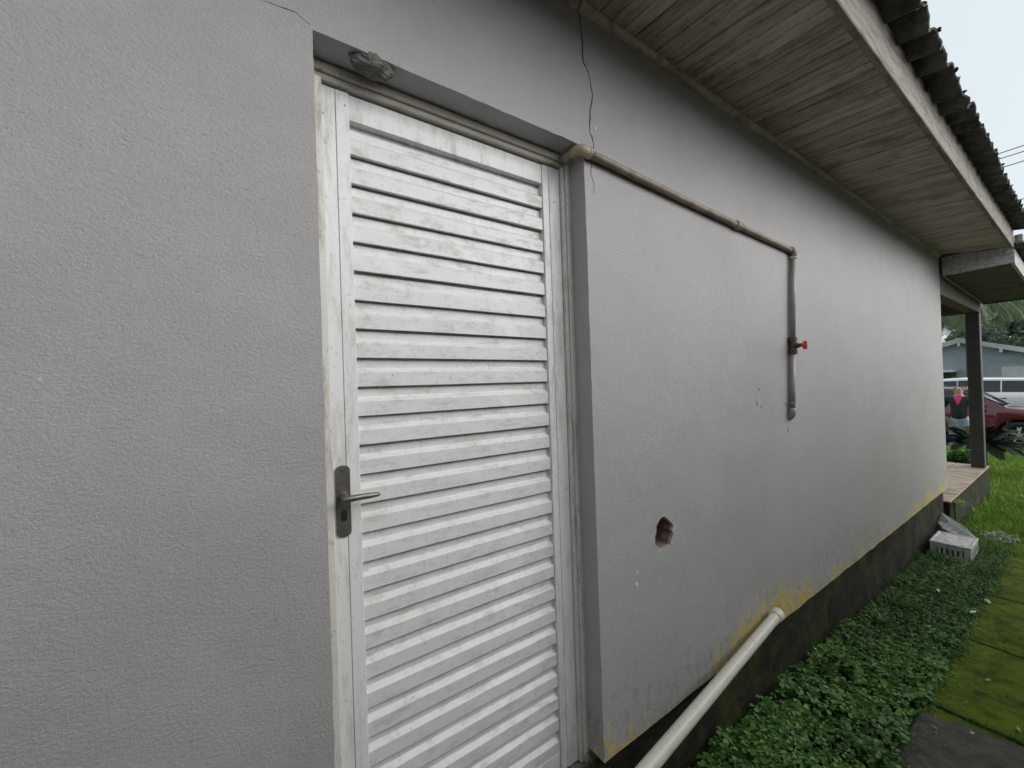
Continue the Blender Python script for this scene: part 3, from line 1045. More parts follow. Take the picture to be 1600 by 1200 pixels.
# ------------------------------------------------------------------ water pipe on the wall
wp = empty('water_pipe', (2.6, 0.975, Zr(-0.2)))
tag(wp, 'thin weathered water pipe running along the wall from the door and turning down', 'pipe')
PR = 0.0146
PYc = WY - 0.0175
eA = Vector((0.972, PYc - 0.002, Zr(0.812)))
eB = Vector((2.668, PYc, Zr(0.738)))
def sag(a, b, n, amp):
    return [a.lerp(b, i / n) + Vector((0, 0.0, -amp * math.sin(math.pi * i / n) + 0.0015 * mnoise.noise(Vector((i * 0.7, 2, 0))))) for i in range(n + 1)]
MB().tube([(0.972, WY + 0.070, Zr(0.822)), (0.972, PYc + 0.028, Zr(0.815))], PR, 18).build('pipe_stub', M['pipe'], wp, smooth=True)
run = sag(eA + Vector((0.022, 0, -0.001)), eB, 24, 0.004)
cut = 15
MB().tube(run[:cut + 1], PR, 18).build('pipe_run', M['pipe'], wp, smooth=True)
MB().tube(run[cut:], PR * 0.97, 18).build('pipe_run', M['pipe'], wp, smooth=True)
d = (run[cut + 1] - run[cut]).normalized()
MB().tube([run[cut] - d * 0.026, run[cut] - d * 0.025, run[cut] + d * 0.025, run[cut] + d * 0.026], [PR, PR + 0.0045, PR + 0.0045, PR], 18).build('coupling', M['pipe'], wp)
# corner elbow by the door
el = [(0.972, PYc + 0.036, Zr(0.816)), (0.972, PYc + 0.018, Zr(0.815)), (0.974, PYc + 0.006, Zr(0.814)), (0.981, PYc - 0.001, Zr(0.813)), (0.994, PYc - 0.002, Zr(0.812)), (1.016, PYc - 0.002, Zr(0.811))]
MB().tube(el, [PR + 0.004] * 6, 18).build('elbow', M['pipe_elbow'], wp, smooth=True)
MB().tube([(1.008, PYc - 0.002, Zr(0.8115)), (1.018, PYc - 0.002, Zr(0.811))], PR + 0.0055, 18).build('elbow_rim', M['pipe_elbow'], wp)
# top elbow where the pipe turns down
ev = [eB + Vector((-0.030, 0, 0.0015)), eB + Vector((-0.010, 0, 0.001)), eB + Vector((0.000, 0, -0.002)), eB + Vector((0.005, 0, -0.012)), eB + Vector((0.005, 0, -0.040))]
MB().tube(ev, PR + 0.005, 18).build('elbow', M['pipe'], wp, smooth=True)
MB().tube([eB + Vector((0.005, 0, -0.034)), eB + Vector((0.005, 0, -0.044))], PR + 0.0072, 18).build('elbow_rim', M['plaster_chip'], wp)
vt = eB + Vector((0.005, 0, -0.02))
vb = Vector((2.585, PYc, Zr(-0.235)))
vx = lambda z: vt.lerp(vb, (vt.z - z) / (vt.z - vb.z))
MB().tube([vt, vx(Zr(0.22))], PR, 18).build('drop_pipe', M['pipe_grey'], wp, smooth=True)
MB().tube([vx(Zr(0.14)), vx(Zr(-0.20))], PR, 18).build('drop_pipe', M['pipe_grey'], wp, smooth=True)
c0 = vx(Zr(0.18))
vlv = MB().tube([c0 + Vector((0, 0, 0.050)), c0 + Vector((0, 0, 0.049)), c0 + Vector((0, 0, 0.026)), c0 + Vector((0, 0, 0.024)), c0 + Vector((0, 0, -0.024)), c0 + Vector((0, 0, -0.026)), c0 + Vector((0, 0, -0.049)), c0 + Vector((0, 0, -0.050))],
                [PR, 0.024, 0.024, 0.020, 0.020, 0.024, 0.024, PR], 8).build('valve', M['valve'], wp)
MB().tube([c0 + Vector((0, 0.012, 0)), c0 + Vector((0, -0.030, 0)), c0 + Vector((0, -0.031, 0)), c0 + Vector((0, -0.046, 0))], [0.017, 0.017, 0.011, 0.011], 12).build('valve_stem', M['valve'], vlv)
hb = MB()
hb.box(c0.x - 0.010, c0.x + 0.010, c0.y - 0.060, c0.y - 0.040, c0.z - 0.010, c0.z + 0.010, 0.002)
hb.box(c0.x - 0.005, c0.x + 0.005, c0.y - 0.072, c0.y - 0.052, c0.z - 0.026, c0.z + 0.020, 0.002)
hb.box(c0.x - 0.022, c0.x + 0.022, c0.y - 0.066, c0.y - 0.054, c0.z - 0.006, c0.z + 0.006, 0.002)
hd = hb.build('valve_handle', M['red'], vlv)
hd['label'] = 'bright red plastic turning handle of the valve'
c1 = vx(Zr(-0.15))
cl = MB()
cl.box(c1.x - 0.045, c1.x + 0.021, WY - 0.0045, WY - 0.002, c1.z - 0.006, c1.z + 0.006)
cl.tube([c1 + Vector((0, 0, -0.006)), c1 + Vector((0, 0, 0.006))], PR + 0.0035, 16)
cl.build('clamp', M['pipe_grey'], wp)
c2 = vx(Zr(-0.205))
MB().tube([c2 + Vector((0, 0, 0.026)), c2 + Vector((0, 0, 0.025)), c2, c2 + Vector((0, 0.004, -0.016)), c2 + Vector((0, 0.016, -0.028)), c2 + Vector((0, 0.034, -0.032))], [PR, PR + 0.005, PR + 0.0045, PR + 0.0045, PR + 0.004, PR + 0.003], 16).build('wall_elbow', M['pipe_grey'], wp, smooth=True)

# ------------------------------------------------------------------ white drain pipe leaning along the wall foot
dp = empty('drain_pipe', (0.2, 0.78, zg(0.2)))
tag(dp, 'long dirty white plastic drain pipe slanting past the foot of the wall', 'pipe')
pa, pb = Vector((2.235, 0.955, Zr(-1.232))), Vector((1.02, 0.845, Zr(-1.262)))
dd = (pb - pa).normalized()
pe = pa + dd * 2.15
PRW = 0.0245
MB().tube([pa + dd * 0.05 * i for i in range(44)], PRW, 24).build('tube', M['pvc'], dp, smooth=True)
MB().tube([pa - dd * 0.028, pa - dd * 0.027, pa + dd * 0.004, pa + dd * 0.018, pa + dd * 0.019], [PRW - 0.002, PRW + 0.0075, PRW + 0.007, PRW + 0.004, PRW], 24).build('socket', M['pvc'], dp)
MB().tube([pa - dd * 0.0285, pa - dd * 0.0275], PRW - 0.002, 20).build('bore', M['black'], dp)
js = pa + dd * 1.30
MB().tube([js - dd * 0.03, js - dd * 0.029, js + dd * 0.03, js + dd * 0.031], [PRW, PRW + 0.005, PRW + 0.005, PRW], 24).build('joint_sleeve', M['pvc'], dp)
MB().tube([pe + dd * 0.0, pe + dd * 0.03, pe + dd * 0.04 + Vector((0, 0, -0.03)), Vector((pe.x + dd.x * 0.04, pe.y, zg(0) - 0.02))], PRW + 0.003, 20).build('down_pipe', M['pvc'], dp, smooth=True)

# ------------------------------------------------------------------ crates by the wall
def crate():
    t = empty('plastic_crate', (5.83, 0.83, zg(5.8)))
    tag(t, 'grubby white plastic crate lying upside down by the mossy plinth', 'crate')
    x0, x1, y0, y1 = 5.58, 5.99, 0.70, 0.975
    zb, zt = zg(5.8) + 0.002, zg(5.8) + 0.140
    pan = MB().box(x0 + 0.014, x1 - 0.014, y0 + 0.014, y1 - 0.014, zt - 0.012, zt - 0.006)
    pan.build('base_panel', M['crate'], t)
    rim = MB()
    rim.box(x0, x1, y0, y0 + 0.018, zt - 0.018, zt, 0.003)
    rim.box(x0, x1, y1 - 0.018, y1, zt - 0.018, zt, 0.003)
    rim.box(x0, x0 + 0.018, y0 + 0.0185, y1 - 0.0185, zt - 0.018, zt, 0.003)
    rim.box(x1 - 0.018, x1, y0 + 0.0185, y1 - 0.0185, zt - 0.018, zt, 0.003)
    rim.build('rim', M['crate'], t)
    for (cx, cy) in ((x0 + 0.07, y0 + 0.06), (x0 + 0.07, y1 - 0.06), (x1 - 0.07, y0 + 0.06), (x1 - 0.07, y1 - 0.06), (x1 - 0.12, y0 + 0.10), (x0 + 0.12, y1 - 0.11)):
        MB().tube([(cx, cy, zt - 0.006), (cx, cy, zt - 0.001)], [0.018, 0.015], 12).build('stacking_boss', M['paper'], t)
    for (cx, cy) in ((x0, y0), (x0, y1 - 0.05), (x1 - 0.05, y0), (x1 - 0.05, y1 - 0.05)):
        MB().box(cx + 0.003, cx + 0.047, cy + 0.003, cy + 0.047, zb, zt - 0.0185, 0.003).build('corner_post', M['crate'], t)
    # slatted sides
    for (xa, xb, ya, yb, ax) in ((x0 + 0.006, x0 + 0.014, y0 + 0.05, y1 - 0.05, 'y'), (x1 - 0.014, x1 - 0.006, y0 + 0.05, y1 - 0.05, 'y'), (x0 + 0.05, x1 - 0.05, y0 + 0.006, y0 + 0.014, 'x'), (x0 + 0.05, x1 - 0.05, y1 - 0.014, y1 - 0.006, 'x')):
        s = MB()
        s.box(xa, xb, ya, yb, zb, zb + 0.030)
        s.box(xa, xb, ya, yb, zt - 0.05, zt - 0.0185)
        n = 5 if ax == 'y' else 8
        for i in range(n):
            if ax == 'y':
                yy = ya + (yb - ya) * (i + 0.5) / n
                s.box(xa, xb, yy - 0.010, yy + 0.010, zb + 0.0301, zt - 0.0501)
            else:
                xx = xa + (xb - xa) * (i + 0.5) / n
                s.box(xx - 0.010, xx + 0.010, ya, yb, zb + 0.0301, zt - 0.0501)
        s.build('side_panel', M['crate'], t)
crate()
def tray():
    t = empty('plastic_tray', (6.40, 0.88, zg(6.4)))
    tag(t, 'cloudy clear ribbed plastic tray tipped against the plinth behind the crate', 'tray')
    Mx = Matrix.Translation((6.34, 0.855, zg(6.3) + 0.02)) @ Matrix.Rotation(R(18), 4, 'Z') @ Matrix.Rotation(R(38), 4, 'X')
    def tf(mb):
        mb.v = [tuple(Mx @ Vector(p)) for p in mb.v]
        return mb
    b = MB()
    b.box(-0.16, 0.16, 0.0, 0.22, 0.0, 0.004)
    tf(b).build('base_panel', M['clear'], t)
    for (xa, xb, ya, yb) in ((-0.16, 0.16, -0.006, 0), (-0.16, 0.16, 0.22, 0.226), (-0.166, -0.160, 0, 0.22), (0.160, 0.166, 0, 0.22)):
        tf(MB().box(xa, xb, ya, yb, 0, 0.09)).build('side_panel', M['clear'], t)
    for i in range(6):
        xx = -0.13 + 0.052 * i
        r_ = MB().tube([(xx, 0.01, 0.006), (xx, 0.21, 0.006)], 0.009, 8)
        tf(r_).build('rib', M['clear'], t)
    for i in range(5):
        yy = 0.02 + 0.045 * i
        for xx in (-0.17, 0.17):
            tf(MB().tube([(xx, yy, 0.005), (xx, yy, 0.085)], 0.007, 8)).build('rib', M['clear'], t)
    tf(MB().tube([(-0.166, -0.003, 0.092), (0.166, -0.003, 0.092), (0.166, 0.223, 0.092), (-0.166, 0.223, 0.092), (-0.166, -0.003, 0.092)], 0.006, 6)).build('rim', M['clear'], t)
tray()

# ------------------------------------------------------------------ ground plants
rng = np.random.default_rng(5)
def clover_patch(n, x0, x1, y0, y1, smin, smax, keep, mat, name, hmin=0.02, hmax=0.075, parent=None):
    X = rng.uniform(x0, x1, n)
    Y = rng.uniform(y0, y1, n)
    k = np.array([keep(a, b) for a, b in zip(X, Y)])
    X, Y = X[k], Y[k]
    n = len(X)
    S = rng.uniform(smin, smax, n) * np.array([0.95 + 0.55 * mnoise.noise(Vector((a * 6, b * 6, 11))) for a, b in zip(X, Y)])
    hum = np.array([mnoise.noise(Vector((a * 3.2, b * 3.2, 7))) for a, b in zip(X, Y)])
    H = rng.uniform(hmin, hmax, n) * (0.8 + 0.5 * hum) + 0.012 + np.array([zg(a) for a in X])
    yaw = rng.uniform(0, 2 * math.pi, n)
    tx, ty = rng.normal(0, 0.28, n), rng.normal(-0.12, 0.28, n)
    # leaflet outline (heart), lying in the xy-plane pointing +x, folded a little
    lf = np.array([(0.05, 0, 0), (0.55, -0.40, 0.10), (0.95, -0.30, 0.08), (0.86, 0, 0.0), (0.95, 0.30, 0.08), (0.55, 0.40, 0.10)])
    V = np.zeros((n, 3, 6, 3))
    for q in range(3):
        a = yaw + q * 2 * math.pi / 3 + rng.normal(0, 0.12, n)
        sc = S * rng.uniform(0.85, 1.1, n)
        ca, sa = np.cos(a), np.sin(a)
        lx = lf[None, :, 0] * sc[:, None]
        ly = lf[None, :, 1] * sc[:, None]
        lz = lf[None, :, 2] * sc[:, None] - 0.25 * sc[:, None] * lf[None, :, 0] ** 2
        gx_ = lx * ca[:, None] - ly * sa[:, None]
        gy_ = lx * sa[:, None] + ly * ca[:, None]
        V[:, q, :, 0] = X[:, None] + gx_
        V[:, q, :, 1] = Y[:, None] + gy_
        V[:, q, :, 2] = H[:, None] + lz + gx_ * tx[:, None] + gy_ * ty[:, None]
    base = (np.arange(n * 3) * 6)[:, None]
    F = np.concatenate([base + np.array([[0, 1, 2, 3]]), base + np.array([[0, 3, 4, 5]])], axis=1).reshape(-1, 4)
    return soup(name, V.reshape(-1, 3), F, mat, parent)
def edge_y(x):                      # ragged edge of the clover against the path
    return 0.525 + 0.05 * mnoise.noise(Vector((x * 2.1, 0, 3))) + 0.02 * mnoise.noise(Vector((x * 9, 0, 3)))
def keep_clover(x, y):
    if y < edge_y(x) or y > 0.985:
        return False
    if 5.54 < x < 6.02 and 0.68 < y < 1.0:
        return False
    return rnd.random() < 0.62 + 0.75 * mnoise.noise(Vector((x * 5, y * 5, 2))) + 0.25
clv = clover_patch(5000, 0.6, 3.3, 0.45, 0.99, 0.016, 0.034, keep_clover, M['clover'], 'clover', 0.02, 0.085)
tag(clv, 'dense dark green clover carpeting the strip beside the house wall', 'clover', kind='stuff')
clv2 = clover_patch(9000, 3.2, 6.9, 0.42, 0.99, 0.009, 0.016, keep_clover, M['clover'], 'clover', 0.012, 0.05)
tag(clv2, 'small leaved clover thinning towards the white crate', 'clover', kind='stuff')

def blades(name, X, Y, hmin, hmax, wd, mat, lean=0.5, base=None):
    n = len(X)
    Z = np.array([zg(a) for a in X]) - 0.015 if base is None else base
    H = rng.uniform(hmin, hmax, n)
    a = rng.uniform(0, 2 * math.pi, n)
    lx, ly = np.cos(a) * H * lean * rng.uniform(0.2, 1.3, n), np.sin(a) * H * lean * rng.uniform(0.2, 1.3, n)
    p = rng.uniform(0, 2 * math.pi, n)
    wx, wy = np.cos(p) * wd, np.sin(p) * wd
    V = np.zeros((n, 5, 3))
    V[:, 0] = np.stack([X - wx, Y - wy, Z], 1)
    V[:, 1] = np.stack([X + wx, Y + wy, Z], 1)
    V[:, 2] = np.stack([X + wx * 0.8 + lx * 0.35, Y + wy * 0.8 + ly * 0.35, Z + H * 0.6], 1)
    V[:, 3] = np.stack([X - wx * 0.8 + lx * 0.35, Y - wy * 0.8 + ly * 0.35, Z + H * 0.6], 1)
    V[:, 4] = np.stack([X + lx, Y + ly, Z + H * 0.92], 1)
    b = (np.arange(n) * 5)[:, None]
    F = np.concatenate([b + np.array([[0, 1, 2]]), b + np.array([[0, 2, 3]]), b + np.array([[3, 2, 4]])], 1).reshape(-1, 3)
    return soup(name, V.reshape(-1, 3), F, mat)
# lawn beyond the path, thinning with distance
GX, GY = [], []
def lawn(n, x0, x1, y0, y1, cond=lambda x, y: True):
    a, b = rng.uniform(x0, x1, n), rng.uniform(y0, y1, n)
    m = np.array([cond(p, q) for p, q in zip(a, b)])
    GX.append(a[m]); GY.append(b[m])
notporch = lambda x, y: not (6.6 < x < 9.66 and y > 0.96) and not (x < 6.05 and y > -0.45) and not (x < 6.7 and y > 0.9)
lawn(26000, 5.9, 9.5, -1.6, 1.0, notporch)
lawn(34000, 9.0, 16.8, -2.5, 4.0, notporch)
lawn(9000, -1.5, 6.0, -1.6, -0.44, notporch)
gr = blades('grass', np.concatenate(GX), np.concatenate(GY), 0.04, 0.10, 0.0045, M['grass'], 0.7)
tag(gr, 'bright green lawn grass reaching from the path to the street', 'grass', kind='stuff')
CXs, CYs = rng.uniform(1.0, 6.6, 1500), rng.uniform(0.54, 0.97, 1500)
cg = blades('wild_grass', CXs, CYs, 0.07, 0.15, 0.0022, M['weed'], 0.8)
tag(cg, 'thin wild grass blades poking up through the clover', 'grass', kind='stuff')
# grass in the slab joints and along the path edge
JX, JY = [], []
for xj in [2.85 + 0.95 * q for q in range(-3, 4)]:
    m = 260 if xj in (2.85,) else 60
    JX.append(rng.normal(xj, 0.012, m)); JY.append(rng.uniform(-0.42, 0.53, m))
m = 1500
xx = rng.uniform(1.5, 6.3, m)
JX.append(xx); JY.append(np.array([edge_y(a) for a in xx]) + rng.normal(0, 0.02, m))
jg = blades('joint_grass', np.concatenate(JX), np.concatenate(JY), 0.015, 0.045, 0.002, M['weed'], 0.9, np.array([zg(a) for a in np.concatenate(JX)]) + 0.012)
tag(jg, 'fine grass sprouting from slab joints and along the path edge', 'grass', kind='stuff')

# creeping clover spilling over the slab edge, and small dead leaves caught everywhere
def keep_spill(x, y):
    return edge_y(x) - 0.16 < y <= edge_y(x) and rnd.random() < math.exp(-(edge_y(x) - y) / 0.04) * (0.5 + 0.9 * max(0, mnoise.noise(Vector((x * 3, 1, 5)))))
clv3 = clover_patch(6000, 1.2, 6.3, 0.34, 0.58, 0.007, 0.015, keep_spill, M['clover'], 'creeping_clover', 0.012, 0.03)
tag(clv3, 'sparse clover creeping over the edge of the path slabs', 'clover', kind='stuff')
def litter(n, x0, x1, y0, y1):
    X, Y = rng.uniform(x0, x1, n), rng.uniform(y0, y1, n)
    on = np.array([edge_y(a) for a in X]) < Y
    Z = np.array([zg(a) for a in X]) + np.where(on, rng.uniform(0.03, 0.085, n), 0.036)
    a = rng.uniform(0, 6.28, n)
    L, W_ = rng.uniform(0.006, 0.018, n), rng.uniform(0.003, 0.007, n)
    ca, sa = np.cos(a), np.sin(a)
    q = []
    for (u, v, h) in ((-1, 0, 0.0), (0, -1, 0.3), (1, 0, 0.1), (0, 1, 0.25)):
        q.append(np.stack([X + u * L * ca - v * W_ * sa, Y + u * L * sa + v * W_ * ca, Z + h * L + rng.uniform(0, 0.003, n)], 1))
    V = np.stack(q, 1).reshape(-1, 3)
    return V, (np.arange(n) * 4)[:, None] + np.array([[0, 1, 2, 3]])
V, F = litter(520, 1.0, 6.6, -0.4, 0.98)
lt = soup('leaf_litter', V, F, M['litter'])
tag(lt, 'scattered tiny dead leaves and twigs on the path and clover', 'leaf litter', kind='stuff')

def leaf_blade(mb, base, direction, length, width, droop, nseg=5):
    d = Vector(direction).normalized()
    side = d.cross(Vector((0, 0, 1))).normalized()
    vs = []
    for i in range(nseg + 1):
        t = i / nseg
        c = Vector(base) + d * (length * t) + Vector((0, 0, -droop * length * t * t))
        wd = width * (math.sin(math.pi * min(1, 0.08 + t * 0.92)) ** 0.8) * 0.5
        up_ = Vector((0, 0, 0.22 * wd))
        vs += [c - side * wd + up_, c, c + side * wd + up_]
    fs = []
    for i in range(nseg):
        a = i * 3
        fs += [(a, a + 1, a + 4, a + 3), (a + 1, a + 2, a + 5, a + 4)]
    mb.add(vs, fs)
def weed(x, y, n, L, wd, label, name='broadleaf_weed', mat='weed', el=0.5):
    t = empty(name, (x, y, zg(x)))
    tag(t, label, 'weed', 'broad leaved weeds in the clover')
    for i in range(n):
        a = 2 * math.pi * i / n + rnd.uniform(-0.3, 0.3)
        e = el + rnd.uniform(-0.15, 0.25)
        mb = MB()
        leaf_blade(mb, (x, y, zg(x) + 0.02), (math.cos(a) * math.cos(e), math.sin(a) * math.cos(e), math.sin(e)), L * rnd.uniform(0.75, 1.1), wd * rnd.uniform(0.8, 1.1), 0.35)
        mb.build('leaf', M[mat], t, smooth=True, fixn=False)
    MB().tube([(x, y, zg(x) - 0.01), (x, y, zg(x) + 0.03)], 0.006, 6).build('stem', M[mat], t)
weed(1.66, 0.80, 7, 0.14, 0.060, 'largest broad leaved weed at the lower edge of the picture')
weed(2.55, 0.93, 4, 0.09, 0.030, 'pale weed sprouting beside the end of the white drain pipe')
weed(3.55, 0.84, 4, 0.13, 0.040, 'upright long leaved weed near the plinth amid the clover', el=1.0)
weed(2.72, 0.74, 5, 0.10, 0.045, 'weed with pale greyish leaves in the middle of the clover')
weed(2.35, 0.66, 4, 0.07, 0.035, 'small round leaved weed near the path slab corner')
fx, fy = 6.80, 0.955
t = empty('fern', (fx, fy, zg(fx)))
tag(t, 'small bright green fern growing at the near corner of the porch floor', 'fern')
for i in range(11):
    a = rnd.uniform(-2.6, -0.2)
    mb = MB()
    b0 = Vector((fx, WY - 0.03, PF - 0.02))
    L = rnd.uniform(0.13, 0.2)
    for s in range(8):
        u = 0.15 + 0.85 * s / 8
        p = b0 + Vector((math.cos(a), math.sin(a) * 0.7, 0)) * L * u + Vector((0, 0, 0.10 * u - 0.13 * u * u))
        for sg in (-1, 1):
            leaf_blade(mb, p, (math.cos(a) * 0.4 - sg * math.sin(a), math.sin(a) * 0.4 + sg * math.cos(a), 0.1), 0.05 * (1.1 - u), 0.016, 0.2, 2)
    mb.build('frond', M['grass'], t, fixn=False)
MB().tube([(fx, fy + 0.01, zg(fx) - 0.02), (fx, WY - 0.03, PF - 0.02)], 0.008, 6).build('stem', M['weed'], t)

# litter on the path and in the clover
def scrap(x, y, sx, sy, label, cat, mat, ang, name):
    mb = MB()
    n = 9
    ca, sa = math.cos(ang), math.sin(ang)
    z0 = zg(x) + (0.042 if y < 0.52 else 0.085)
    ring = []
    for i in range(n):
        a = 2 * math.pi * i / n
        rr = 1 + rnd.uniform(-0.25, 0.25)
        u, v = sx * rr * math.cos(a), sy * rr * math.sin(a)
        ring.append((x + u * ca - v * sa, y + u * sa + v * ca, z0 + rnd.uniform(-0.006, 0.008)))
    vs = ring + [(x, y, z0 + 0.006)]
    vs += [(p[0], p[1], p[2] - 0.002) for p in vs]
    fs = [(i, (i + 1) % n, n) for i in range(n)] + [(n + 1 + (i + 1) % n, n + 1 + i, 2 * n + 1) for i in range(n)]
    fs += [(i, n + 1 + i, n + 1 + (i + 1) % n, (i + 1) % n) for i in range(n)]
    mb.add(vs, fs)
    tag(mb.build(name, M[mat], None), label, cat, 'litter by the path')
scrap(4.55, 0.50, 0.035, 0.012, 'crumpled white scrap nearest the crate at the moss edge', 'scrap', 'paper', 0.5, 'paper_scrap')
scrap(4.12, 0.52, 0.028, 0.012, 'torn white scrap lying where clover meets the mossy path', 'scrap', 'paper', -0.3, 'paper_scrap')
scrap(4.35, 0.72, 0.022, 0.009, 'pale sliver lying on the clover before the crate', 'scrap', 'paper', 0.1, 'paper_scrap')
scrap(3.30, 0.37, 0.012, 0.010, 'tiny pale flake on the mossy slab beside a dark stain', 'scrap', 'plaster_chip', 0.0, 'paint_flake')
scrap(2.72, 0.36, 0.008, 0.006, 'white speck on the bare grey slab near its joint', 'scrap', 'paper', 0.0, 'paint_flake')
scrap(2.93, 0.245, 0.022, 0.005, 'narrow pale strip lying at the slab joint', 'scrap', 'paper', 0.3, 'paint_flake')
scrap(4.05, 0.92, 0.016, 0.012, 'brown dead leaf in the clover close to the plinth', 'leaf', 'dry', 0.3, 'dead_leaf')
scrap(4.8, 0.60, 0.018, 0.010, 'grey dead leaf on clover in front of the crate corner', 'leaf', 'dry', 1.3, 'dead_leaf')
# tangle of pale string in the grass
mb = MB()
for q in range(3):
    pts = []
    ph = rnd.uniform(0, 6)
    for i in range(22):
        a = i * 0.55 + ph
        r_ = 0.10 + 0.06 * math.sin(i * 1.3 + q)
        xx_, yy_ = 6.55 + r_ * 1.3 * math.cos(a), 0.62 + r_ * 0.9 * math.sin(a)
        pts.append((xx_, yy_, zg(xx_) + 0.075 + 0.02 * math.sin(i * 2.1 + q)))
    mb.tube(pts, 0.0014, 5)
tag(mb.build('string_tangle', M['paper'], None), 'loose tangle of pale string in the grass behind the crate', 'string')

# ------------------------------------------------------------------ fronds, trees
def frond_soup(base, direction, length, rise, droop, nl, ll, lw, hang, rr):
    """feather frond: returns vertex and triangle arrays (rachis and leaflets)."""
    d = Vector(direction).normalized()
    side = d.cross(Vector((0, 0, 1))).normalized()
    vs, fs = [], []
    def P(t):
        return Vector(base) + d * (length * t * (1 - 0.25 * droop * t * t)) + Vector((0, 0, rise * length * t - droop * length * t * t))
    n = 8
    for i in range(n):
        a, b = P(i / n), P((i + 1) / n)
        w0 = 0.012 * length * (1 - i / n) + 0.003
        o = len(vs)
        vs += [a - side * w0, a + side * w0, b + side * w0 * 0.8, b - side * w0 * 0.8]
        fs += [(o, o + 1, o + 2), (o, o + 2, o + 3)]
    for i in range(nl):
        t = 0.12 + 0.88 * i / nl
        p = P(t)
        tang = (P(min(1, t + 0.02)) - P(t - 0.02)).normalized()
        L = ll * (math.sin(math.pi * (0.12 + 0.86 * t)) ** 0.6) * rr.uniform(0.85, 1.1)
        for sg in (-1, 1):
            dr = (side * sg * 0.8 + tang * 0.55 + Vector((0, 0, -hang + rr.uniform(-0.1, 0.1)))).normalized()
            e = p + dr * L + Vector((0, 0, -hang * L * 0.35))
            m = p + dr * L * 0.5
            wv = tang * lw * 0.5
            o = len(vs)
            vs += [p - wv * 0.4, p + wv * 0.4, m + wv, m - wv, e]
            fs += [(o, o + 1, o + 2), (o, o + 2, o + 3), (o + 3, o + 2, o + 4)]
    return vs, fs
def palm(name, loc, label, cat, trunk_h, trunk_r, nf, length, rise, droop, nl, ll, lw, hang, mat, azr=(0, 2 * math.pi), seed=1, group=None):
    rr = random.Random(seed)
    t = empty(name, loc)
    tag(t, label, cat, group)
    x, y, z = loc
    n = 8
    MB().tube([(x + 0.02 * math.sin(i), y, z - 0.1 + (trunk_h + 0.1) * i / n) for i in range(n + 1)], [trunk_r * (1.15 - 0.25 * i / n) for i in range(n + 1)], 10).build('trunk', M['bark'], t, smooth=True)
    for i in range(nf):
        a = azr[0] + (azr[1] - azr[0]) * (i + rr.uniform(-0.3, 0.3)) / nf
        rs = rise * rr.uniform(0.4, 1.4)
        vs, fs = frond_soup((x, y, z + trunk_h), (math.cos(a), math.sin(a), 0), length * rr.uniform(0.8, 1.1), rs, droop * rr.uniform(0.8, 1.2), nl, ll, lw, hang, rr)
        o = soup('frond', np.array([tuple(p) for p in vs]), np.array(fs), M[mat], t)
        o.matrix_parent_inverse = Matrix.Translation(-Vector(loc))
    return t
palm('cycad', (12.0, 1.36, zg(12.0)), 'dark spiky cycad with stiff arching fronds beyond the porch column', 'cycad', 0.45, 0.12, 44, 0.88, 1.05, 0.70, 48, 0.16, 0.024, 0.05, 'cycad', seed=3)
palm('garden_palm', (27.5, 3.15, zg(27.5)), 'small feathery palm in front of the blue grey house', 'palm', 1.35, 0.10, 16, 1.55, 0.75, 0.75, 26, 0.42, 0.035, 0.55, 'palm', seed=8)
palm('queen_palm', (30.0, 3.53, zg(30)), 'tall drooping palm whose fronds hang below the porch eave', 'palm', 5.5, 0.16, 26, 2.9, 0.45, 0.85, 36, 0.75, 0.05, 0.9, 'palm', seed=11)

